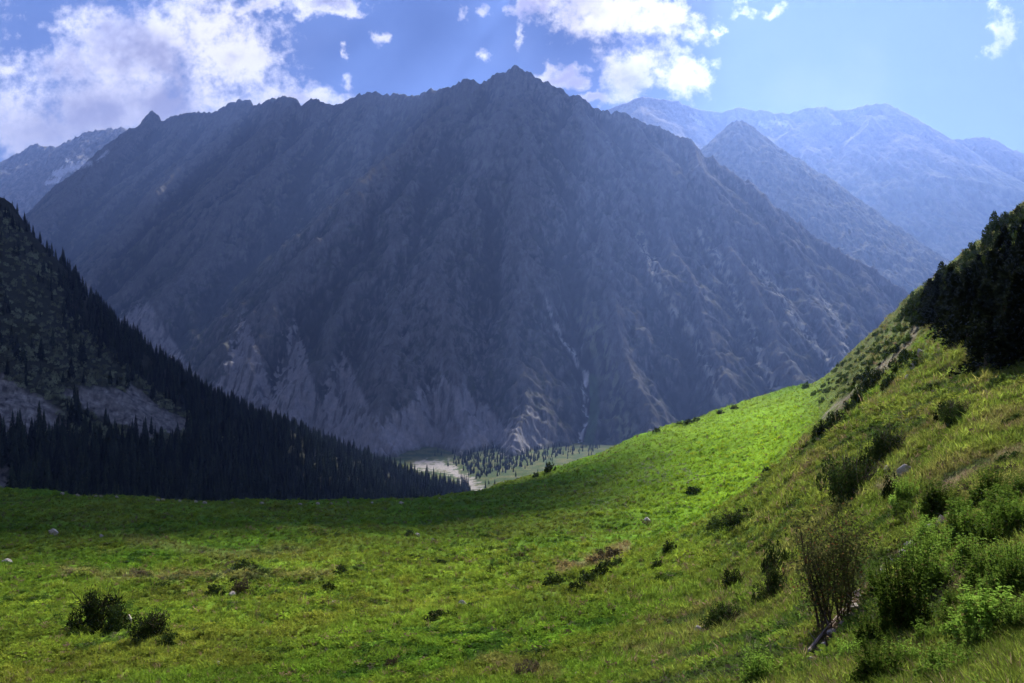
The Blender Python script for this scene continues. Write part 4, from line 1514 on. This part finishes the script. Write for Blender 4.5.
for px, py in [(680, 425), (690, 423), (697, 421), (657, 432), (720, 414), (735, 409), (600, 452)]:
    B(px, py, 8 if px != 690 else 12, 5, 'small', 'tiny dark tuft bush on the bright meadow brow', group='tuft bushes on the brow')
B(550, 471, 10, 11, 'small', 'dark round bush on the brow above the valley fields')
B(536, 477, 6, 6, 'small', 'smaller dark bush on the brow left of the round brow bush')
B(932, 392, 14, 10, 'small', 'small dark bush at the foot of the conifer block')
B(1000, 385, 20, 12, 'shrub_small', 'green shrub at the foot of the conifer block near the right edge')
B(942, 376, 10, 10, 'small', 'small shrub left of the conifer foot')
for px, py, w, h in [(1015, 425, 22, 14), (985, 410, 14, 8), (1018, 395, 16, 10), (905, 420, 12, 9), (925, 440, 14, 8), (880, 412, 10, 7), (1000, 440, 18, 10), (860, 437, 10, 7)]:
    B(px, py, w, h, 'shrub_small', 'small green shrub scattered on the sunny hill below the conifers', group='scattered shrubs on the sunny hill')

# dark conifers and junipers of the right crest


def conifer_crown(seed, n=3600):
    """drooping sprays hung in uneven tiers round a leaning cone"""
    rng = np.random.default_rng(seed)
    tiers = 60
    th = rng.uniform(0, 6.28, tiers)
    tz = rng.uniform(0.05, 0.9, tiers)
    tr = 0.30 * (1 - tz) ** 0.6 * rng.uniform(0.55, 1.25, tiers)
    k = rng.integers(0, tiers, n)
    f = rng.uniform(0.1, 1, n) ** 0.7
    a = th[k] + rng.normal(0, 0.28, n)
    r = tr[k] * f
    z = tz[k] - 0.16 * f ** 1.6 + rng.normal(0, 0.022, n) + 0.04
    C_ = np.stack([r * np.cos(a), r * np.sin(a), z], -1)
    top = rng.uniform(0, 1, n // 8)
    C2 = np.stack([rng.normal(0, 0.02, len(top)), rng.normal(0, 0.02, len(top)), 0.75 + 0.25 * top], -1)
    return quads_mesh("crown", leaf_quads(rng, np.concatenate([C_, C2]), 0.024, 0.45, -0.3), [M_spruce_near])


CONN = [conifer_crown(960 + i) for i in range(4)]
TRK = quads_mesh("trunk", tube_quads([(0, 0, -0.05), (0, 0, 0.3), (0, 0, 0.6)], [0.022, 0.018, 0.008], 7), [M_bark])
con = []
for _ in range(3000):
    px = R_.uniform(926, 1075)
    py = R_.uniform(225, 378)
    lo = np.interp(px, [930, 950, 965, 985, 1010, 1024, 1080], [322, 332, 352, 374, 372, 366, 330])
    hi = np.interp(px, [930, 950, 980, 1024, 1080], [316, 312, 300, 268, 240])
    if not (hi < py < lo):
        continue
    p = spot(px, py, 20, 200)
    if p is None:
        continue
    if any((p.x - q[0].x) ** 2 + (p.y - q[0].y) ** 2 < 1.75 ** 2 for q in con):
        continue
    con.append((p, px, py))
for p, px, py in con:
    h = R_.uniform(3.6, 5.6)
    e = new_obj("conifer_tree", None, None, p, R_.uniform(0, 6.28), (h * R_.uniform(0.9, 1.3), h * R_.uniform(0.9, 1.3), h))
    e.empty_display_size = 0.3
    new_obj("crown", CONN[R_.randrange(4)], e)
    new_obj("trunk", TRK, e)
    if py > 330:
        tag(e, 'dark conifer in the front rank of the shaded block on the right slope', 'conifer', 'conifers in the front rank of the right block')
    else:
        tag(e, 'dark conifer deep inside the shaded block on the right slope', 'conifer', 'conifers inside the right block')
placed = []
for _ in range(1600):
    px = R_.uniform(905, 1080)
    py = R_.uniform(150, 335)
    hi = np.interp(px, [905, 960, 1024, 1080], [309, 262, 211, 170])
    lo = np.interp(px, [905, 930, 950, 980, 1024, 1080], [318, 330, 315, 288, 262, 230])
    if not (hi < py < lo):
        continue
    if any((px - a) ** 2 + (py - b) ** 2 < 49 for a, b in placed):
        continue
    placed.append((px, py))
    w = R_.uniform(13, 22)
    B(px, py, w, w * R_.uniform(0.65, 1.05), 'small', 'dark rounded bush of the thicket covering the right crest', group='bushes of the right crest thicket', name='dark_bush', dmin=30)

# ---- rocks
M_rock, T, out = mat_new("pale_rock")
geo = T.n('ShaderNodeNewGeometry')
rc_ = T.mix(T.rng(T.noise(geo.outputs['Position'], 3.0, 6, 0.65), 0.3, 0.7), (0.27, 0.225, 0.19), (0.58, 0.52, 0.46))
bs = T.n('ShaderNodeBsdfPrincipled')
T.link(rc_, bs.inputs['Base Color'])
bs.inputs['Roughness'].default_value = 0.9
bp = T.n('ShaderNodeBump')
bp.inputs['Distance'].default_value = 0.05
T.link(T.noise(geo.outputs['Position'], 9.0, 6, 0.7), bp.inputs['Height'])
T.link(bp.outputs[0], bs.inputs['Normal'])
T.link(bs.outputs[0], out.inputs[0])


def rock_mesh(seed):
    import bmesh
    bm = bmesh.new()
    bmesh.ops.create_icosphere(bm, subdivisions=4, radius=1.0)
    co = np.array([v.co[:] for v in bm.verts])
    rng = np.random.default_rng(seed)
    r = 1 + 0.22 * fbm(co[:, 0] * 1.6 + seed, co[:, 1] * 1.6 + co[:, 2], 4, seed, 0.55)
    # cut flat facets into the lump
    for _ in range(9):
        nrm = rng.normal(0, 1, 3)
        nrm /= np.linalg.norm(nrm)
        h = rng.uniform(0.55, 0.85)
        dd = co @ nrm * r
        r = np.where(dd > h, r * h / np.maximum(dd, 1e-6), r)
    for v, k in zip(bm.verts, r):
        v.co *= float(k)
    me = bpy.data.meshes.new("rock")
    bm.to_mesh(me)
    bm.free()
    me.materials.append(M_rock)
    return me


ROCKS = [rock_mesh(60 + i) for i in range(5)]


def rock(px, py, wpx, hpx, label, group=None):
    p = spot(px, py)
    if p is None:
        return
    s = wpx / 2 / FPX * p.y
    hz = hpx / FPX * p.y
    o = new_obj("rock", ROCKS[R_.randrange(5)], None, p + Vector((0, 0, hz * 0.25)), R_.uniform(-0.6, 0.6), (s, s * 0.8, hz * 0.75))
    tag(o, label, 'rock', group)


for a in [(462, 606, 12, 6, 'brightest white rock in the meadow beside a low bush'),
          (332, 603, 5, 3, 'tiny pale stone right of the flat brown patch'),
          (232, 597, 9, 7, 'pale stone at the foot of the small round bush'),
          (129, 622, 8, 8, 'pale stone between the two big meadow bushes'),
          (54, 534, 12, 5, 'long pale stone high on the left meadow'),
          (8, 564, 14, 5, 'long pale stone at the left edge of the meadow'),
          (62, 585, 7, 3, 'small white stone between the left edge and the big bush'),
          (218, 666, 12, 5, 'brownish flat stone near the bottom left'),
          (101, 537, 5, 3, 'tiny grey stone on the shaded left meadow'),
          (647, 521, 9, 4, 'grey stone half hidden in the bright grass'),
          (686, 556, 7, 4, 'small white stone above the hill edge'),
          (700, 635, 16, 9, 'pale stone at the left end of the dark green shrub'),
          (741, 637, 11, 5, 'pale stone at the right end of the dark green shrub'),
          (747, 595, 9, 6, 'white stone below the dim green shrub'),
          (582, 676, 18, 5, 'flat grey stone at the bottom edge'),
          (889, 472, 12, 7, 'left of the two pale rocks beside the big dark bush'),
          (905, 473, 15, 10, 'right and larger of the two pale rocks beside the big dark bush'),
          (984, 497, 26, 8, 'white slab on the right slope below the dry scrub'),
          (920, 356, 7, 9, 'pale rock at the top of the bare strip'),
          (914, 368, 9, 7, 'pale rock in the upper bare strip'),
          (908, 378, 7, 4, 'small pale rock in the lower bare strip'),
          (945, 627, 9, 6, 'pale stone among the tall herbs'),
          (611, 555, 9, 4, 'pale stone inside the brown dry scrub'),
          (417, 536, 6, 4, 'grey stone beside the tiny shaded meadow bush'),
          (433, 541, 5, 3, 'smaller grey stone right of the tiny shaded bush'),
          (1014, 486, 12, 6, 'grey stone in the brown scrub at the right edge'),
          (792, 617, 9, 5, 'grey stone left of the rusty shrub tree')]:
    rock(*a)
for px in [62, 78, 96, 101, 117, 158, 163, 180, 196, 205, 232, 262, 300, 318, 331, 348, 372, 401, 440]:
    y = float(np.interp(px, [0, 50, 100, 150, 200, 300, 400, 460], [490.5, 493, 496.5, 499.5, 502.5, 503.5, 502.5, 496.5]))
    rock(px, y + R_.uniform(0, 1), R_.uniform(3, 7), R_.uniform(1.5, 2.6), 'small pale stone lying along the meadow brow before the forest', 'stones along the meadow brow')
# stones of the stony strip
strip = [(812, 660), (818, 652), (826, 646), (834, 636), (843, 626), (850, 618), (858, 608), (866, 598), (874, 590), (880, 583), (886, 575), (892, 568), (899, 560), (905, 553), (912, 547),
         (920, 540), (928, 534), (936, 528), (943, 522), (884, 580), (896, 564), (908, 551), (868, 602), (855, 600), (931, 531), (890, 573)]
for px, py in strip:
    rock(px + R_.uniform(-4, 4), py + R_.uniform(-3, 3), R_.uniform(7, 15), R_.uniform(5, 9), 'angular brown stone in the stony strip up the near hill', 'stones of the stony strip')

# ---- the rusty half bare shrub tree
p = spot(832, 628)
d = p.y
H = 120 / FPX * d
e = new_obj("shrub_tree", None, None, p - Vector((0, 0, 0.05)), 0, (1, 1, 1))
tag(e, 'half bare shrub tree with twiggy stems and a few rusty leaves on the near hill', 'shrub tree')
rng = np.random.default_rng(77)
stems, leaves = [], []
for k in range(20):
    a = rng.uniform(0, 6.28)
    sp_ = rng.uniform(0.05, 0.50) * H
    base = np.array([rng.uniform(-0.11, 0.11) * H, rng.uniform(-0.08, 0.08) * H, 0.0])
    top = base * 0.6 + np.array([math.cos(a) * sp_, math.sin(a) * sp_ * 0.8, H * rng.uniform(0.7, 1.0) * (1 - 1.6 * (sp_ / H) ** 2)])
    m1 = base * 0.7 + top * 0.3 + rng.normal(0, 0.04 * H, 3)
    m2 = base * 0.3 + top * 0.7 + rng.normal(0, 0.04 * H, 3)
    r0 = rng.uniform(0.004, 0.009) * H
    path = np.array([base - np.array([0, 0, 0.05]), m1, m2, top])
    stems.append((path, r0))
trunks = sorted(stems, key=lambda s: -s[1])[:5]
new_obj("trunk", quads_mesh("trunk", np.concatenate([tube_quads(pt, [r * 1.5, r * 1.2, r * 0.8, r * 0.3], 7) for pt, r in trunks]), [M_bark]), e)
tw = []
for path, r0 in stems:
    if not any(path is t_[0] for t_ in trunks):
        tw.append(tube_quads(path, [r0, r0 * 0.8, r0 * 0.5, r0 * 0.2], 4))
    for j in range(17):
        f = rng.uniform(0.2, 1.0)
        seg = f * 3
        i = min(int(seg), 2)
        q = path[i] + (path[i + 1] - path[i]) * (seg - i)
        t2 = q + rng.normal(0, 0.085 * H, 3) + np.array([0, 0, 0.08 * H])
        tw.append(tube_quads([q, (q + t2) / 2 + rng.normal(0, 0.01 * H, 3), t2], [r0 * 0.3, r0 * 0.22, r0 * 0.1], 3))
        if q[2] > 0.14 * H:
            m = rng.integers(8, 30)
            leaves.append(t2 + rng.normal(0, 0.045 * H, (m, 3)))
new_obj("branches", quads_mesh("branches", np.concatenate(tw), [M_bark]), e)
new_obj("foliage", quads_mesh("foliage", leaf_quads(rng, np.concatenate(leaves), 0.0135 * H), [M_rust]), e)


def dead_branch(path_px, r, label, twigs=6, seed=1, name="dead_branch"):
    rng = np.random.default_rng(seed)
    pts = [spot(*q[:2]) for q in path_px]
    lift = [q[2] for q in path_px]
    o0 = pts[0].copy()
    P_ = np.array([[v.x - o0.x, v.y - o0.y, v.z - o0.z + l] for v, l in zip(pts, lift)])
    Q = [tube_quads(P_, np.linspace(r, r * 0.35, len(P_)), 7)]
    for j in range(twigs):
        i = rng.integers(0, len(P_) - 1)
        q = P_[i] + (P_[i + 1] - P_[i]) * rng.random()
        t2 = q + rng.normal(0, 0.22, 3) * np.array([1, 1, 0.4]) + np.array([0, 0, 0.14])
        Q.append(tube_quads([q, t2], [r * 0.35, r * 0.1], 5))
    o = new_obj(name, quads_mesh(name, np.concatenate(Q), [M_deadwood]), None, o0)
    tag(o, label, 'branch')


dead_branch([(798, 668, 0.05), (822, 640, 0.10), (845, 612, 0.09), (862, 590, 0.07)], 0.03, 'fallen grey branch under the rusty shrub tree', 9, 3, "fallen_branch")
dead_branch([(806, 655, 0.03), (830, 632, 0.05), (858, 600, 0.08)], 0.02, 'thinner fallen branch alongside the grey one', 6, 4, "fallen_branch")
dead_branch([(873, 679, 0.05), (884, 669, 0.13), (897, 665, 0.12), (908, 668, 0.05)], 0.012, 'curved dry stick arching at the bottom edge', 2, 5, "dry_stick")
p = spot(827, 660)
st = new_obj("dead_stump", quads_mesh("dead_stump", np.concatenate([tube_quads([(0, 0, -0.05), (0.01, 0, 0.14), (-0.02, 0, 0.30)], [0.03, 0.022, 0.008], 6),
                                                                    tube_quads([(0.05, 0.01, -0.05), (0.07, 0, 0.10), (0.05, 0, 0.20)], [0.022, 0.016, 0.006], 6)]), [M_bark]), None, p)
tag(st, 'short dead forked stump below the rusty shrub tree', 'stump')


# ---- tall leafy herbs of the lower right corner
def herb_meshes(seed, n=60, h=1.0, leafy=26):
    rng = np.random.default_rng(seed)
    S, Lf = [], []
    for k in range(n):
        a = rng.uniform(0, 6.28)
        b = np.array([math.cos(a), math.sin(a), 0]) * rng.uniform(0, 0.34)
        lean = np.array([math.cos(a), math.sin(a), 0]) * rng.uniform(0.0, 0.34)
        hh = h * rng.uniform(0.55, 1.0)
        path = np.array([b, b + lean * 0.25 + (0, 0, hh * 0.5), b + lean + (0, 0, hh)])
        S.append(tube_quads(path, [0.008, 0.006, 0.003], 3))
        for j in range(leafy):
            f = rng.uniform(0.25, 1.0)
            q = path[0] * (1 - f) ** 2 + 2 * f * (1 - f) * path[1] + f * f * path[2]
            az = rng.uniform(0, 6.28)
            ln = rng.uniform(0.06, 0.13) * (1.15 - 0.5 * f)
            dr = np.array([math.cos(az), math.sin(az), rng.uniform(-0.1, 0.9)])
            dr /= np.linalg.norm(dr)
            sd = np.cross(dr, (0, 0, 1.0))
            sd /= np.linalg.norm(sd) + 1e-9
            Lf.append([q, q + dr * ln * 0.5 + sd * ln * 0.30, q + dr * ln + (0, 0, -0.25 * ln), q + dr * ln * 0.5 - sd * ln * 0.30])
    dome = leaf_quads(rng, dome_points(rng, 2600, 30, 0.6, 0.2) * np.array([0.55, 0.55, 1.0]) * h, 0.036, 0.5, 0.6)
    Lf = list(Lf) + list(dome)
    return quads_mesh("stems", np.concatenate(S), [M_herb]), quads_mesh("leaves", np.array(Lf), [M_herb])


HERB = [herb_meshes(500 + i) for i in range(4)]
herbs = [(905, 640, 70, 95, 'tall leafy herb clump right of the stony strip'), (925, 600, 50, 70, 'leafy herb clump in the middle of the herb patch'), (965, 548, 60, 50, 'round bright herb clump below the white slab'),
         (1008, 545, 60, 55, 'bright spiky herb clump at the right edge'), (985, 640, 75, 60, 'broad mounded herb clump near the bottom right'), (1015, 600, 60, 60, 'herb clump at the right edge above the corner'),
         (880, 690, 60, 50, 'herb clump cut by the bottom edge right of the stump'), (950, 690, 70, 45, 'low herb clump cut by the bottom edge'), (1010, 690, 80, 60, 'herb clump filling the bottom right corner'),
         (880, 600, 34, 40, 'small herb clump on the stony strip'), (940, 565, 40, 40, 'herb clump above the middle of the herb patch'), (985, 590, 50, 45, 'herb clump between brown scrub and right edge'),
         (760, 690, 40, 40, 'slender herb clump at the bottom edge left of the stump'), (845, 590, 24, 26, 'small herb tuft behind the rusty shrub tree'), (1010, 510, 46, 28, 'low herb clump right of the white slab'),
         (962, 520, 34, 26, 'small herb clump left below the white slab'), (905, 520, 28, 22, 'small bright herb clump on the open near hill')]
for i, (px, py, w, h, l) in enumerate(herbs):
    q = spot(px, min(py, 683), 4.0)
    if py > 683:
        q = Vector(((px - 512) / FPX * q.y * 0.97, q.y * 0.97, ground_z(px, q.y * 0.97)))
    sx = w / FPX * q.y * 0.9
    sz = h / FPX * q.y
    e = new_obj("leafy_herb", None, None, q, R_.uniform(0, 6.28), (sx, sx, sz))
    e.empty_display_size = 0.2
    new_obj("stems", HERB[i % 4][0], e)
    new_obj("leaves", HERB[i % 4][1], e)
    tag(e, l, 'herb')


placed = []
for _ in range(400):
    px = R_.uniform(850, 1040)
    py = R_.uniform(505, 682)
    if px < 905 and py < 640 or len(placed) > 34:
        continue
    if any((px - a) ** 2 + (py - b) ** 2 < 24 ** 2 for a, b in placed):
        continue
    q = spot(px, py, 4.0)
    if q is None:
        continue
    placed.append((px, py))
    wpx = R_.uniform(22, 44)
    sx = wpx / FPX * q.y
    e = new_obj("leafy_herb", None, None, q, R_.uniform(0, 6.28), (sx, sx, sx * R_.uniform(0.7, 1.2)))
    e.empty_display_size = 0.2
    k_ = R_.randrange(4)
    new_obj("stems", HERB[k_][0], e)
    new_obj("leaves", HERB[k_][1], e)
    tag(e, 'small leafy herb clump filling gaps between the larger clumps of the lower right corner', 'herb', 'small herb clumps of the lower right corner')


# ---------------------------------------------------------------- grass of the meadow and the near hill
def tuft_mesh(seed, n, h, spread, width, bend, kind='blade'):
    rng = np.random.default_rng(seed)
    Q = []
    for k in range(n):
        a = rng.uniform(0, 6.28)
        b = np.array([rng.normal(0, spread), rng.normal(0, spread), -0.02])
        dr = np.array([math.cos(a), math.sin(a), 0])
        sd = np.array([-math.sin(a + rng.uniform(-.5, .5)), math.cos(a), 0])
        hh = h * rng.uniform(0.5, 1.15)
        bb = bend * rng.uniform(0.3, 1.3)
        w = width * rng.uniform(0.7, 1.3)
        if kind == 'blade':
            m = b + dr * bb * 0.3 * hh + np.array([0, 0, hh * 0.6])
            t = b + dr * bb * hh + np.array([0, 0, hh])
            Q.append([b - sd * w, b + sd * w, m + sd * w * 0.8, m - sd * w * 0.8])
            Q.append([m - sd * w * 0.8, m + sd * w * 0.8, t + sd * w * 0.1, t - sd * w * 0.1])
        else:
            c = b + dr * rng.uniform(0, 0.1) + np.array([0, 0, hh * rng.uniform(0.2, 0.9)])
            ln = width * 3 * rng.uniform(0.7, 1.4)
            up = np.array([0, 0, rng.uniform(0.1, 0.8)])
            dd = dr + up
            dd /= np.linalg.norm(dd)
            Q.append([c, c + dd * ln * 0.5 + sd * w, c + dd * ln, c + dd * ln * 0.5 - sd * w])
    return quads_mesh("tuft", np.array(Q), [M_tuft])


TUFTS = [tuft_mesh(1, 22, 1.0, 0.16, 0.030, 0.6), tuft_mesh(2, 22, 0.9, 0.22, 0.035, 0.9), tuft_mesh(3, 16, 1.15, 0.12, 0.022, 0.5),
         tuft_mesh(4, 30, 0.7, 0.22, 0.10, 0.5, 'leaf'), tuft_mesh(5, 26, 0.6, 0.26, 0.13, 0.5, 'leaf')]
NG = 190000
dpy = np.maximum(GPY[:-1, :-1] - GPY[1:, :-1], 0) + 0.02
dpx = np.diff(p_cols)[None, :]
dmid = 0.5 * (GD[:-1, :-1] + GD[1:, :-1])
w = dpy * dpx
w = w * (dmid > 1.2) * (dmid < 345) * (p_cols[None, :-1] > -90 - 200 * (dmid < 40)) * (p_cols[None, :-1] < 1115 + 450 * (dmid < 25))
w *= np.where((p_cols[None, :-1] > 1115) | (p_cols[None, :-1] < -90) | (dmid < 3.5), 0.35, 1.0)
w *= np.interp(dmid, [0, 60, 110, 200, 345], [1.0, 1.0, 1.3, 1.6, 1.8])
w *= 1 + 0.9 * (sstep(700, 850, p_cols)[None, :-1] * (dmid < 60))
cdf = np.cumsum(w.ravel())
pick = np.searchsorted(cdf, RNG.random(NG) * cdf[-1])
jj, ii = np.unravel_index(pick, w.shape)
u1, u2 = RNG.random(NG), RNG.random(NG)
gp = p_cols[ii] + u1 * dpx[0, ii]
gd = d_rows[jj] + u2 * (d_rows[jj + 1] - d_rows[jj])
gx, gyy = (gp - 512) / FPX * np.maximum(gd, 5), gd
gz = ground_z_arr(gp, gd)
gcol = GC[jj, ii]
hillw = HILL[jj, ii]
patch = fbm(gx / 2.2, gyy / 2.2, 3, 71)
patch2 = fbm(gx / 9, gyy / 9, 3, 73)
base_s = np.interp(gd, [4, 12, 30, 60, 120, 250, 345], [0.085, 0.125, 0.20, 0.30, 0.42, 0.6, 0.7])
s = base_s * RNG.uniform(0.55, 1.25, NG) * (1 + 0.45 * np.clip(patch, -0.8, 1.2)) * (1 + 0.15 * hillw)
s *= np.where(gd > 80, 0.9, 1.15)
s *= 1 - 0.75 * np.clip(BARE[jj, ii], 0, 1)
vi = np.where(RNG.random(NG) < np.clip(0.45 + 0.5 * patch2 - 0.35 * hillw, 0.05, 0.95), RNG.integers(3, 5, NG), RNG.integers(0, 3, NG))
br = RNG.uniform(0.65, 1.35, NG) * (1 + 0.4 * patch)
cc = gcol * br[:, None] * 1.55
yel = RNG.random(NG)[:, None]
cc = cc * (1 + np.array([0.25, 0.02, 0.0]) * yel)
dryb = (RNG.random(NG) < 0.05 + 0.08 * hillw)
cc = np.where(dryb[:, None], np.array([0.24, 0.19, 0.09]) * RNG.uniform(0.7, 1.3, (NG, 1)), cc)
darkb = (patch2 - patch > 0.6)
cc = np.where(darkb[:, None], cc * np.array([0.55, 0.7, 0.8]), cc)
wh = RNG.uniform(0.9, 1.6, NG)
# pale flowering patches in the bright grass
fl = (np.exp(-(((gp - 640) / 75) ** 2 + ((gd - 170) / 60) ** 2)) * (0.6 + patch2) > 0.42) & (RNG.random(NG) < 0.35)
cc = np.where(fl[:, None], np.array([0.42, 0.46, 0.25]), cc)
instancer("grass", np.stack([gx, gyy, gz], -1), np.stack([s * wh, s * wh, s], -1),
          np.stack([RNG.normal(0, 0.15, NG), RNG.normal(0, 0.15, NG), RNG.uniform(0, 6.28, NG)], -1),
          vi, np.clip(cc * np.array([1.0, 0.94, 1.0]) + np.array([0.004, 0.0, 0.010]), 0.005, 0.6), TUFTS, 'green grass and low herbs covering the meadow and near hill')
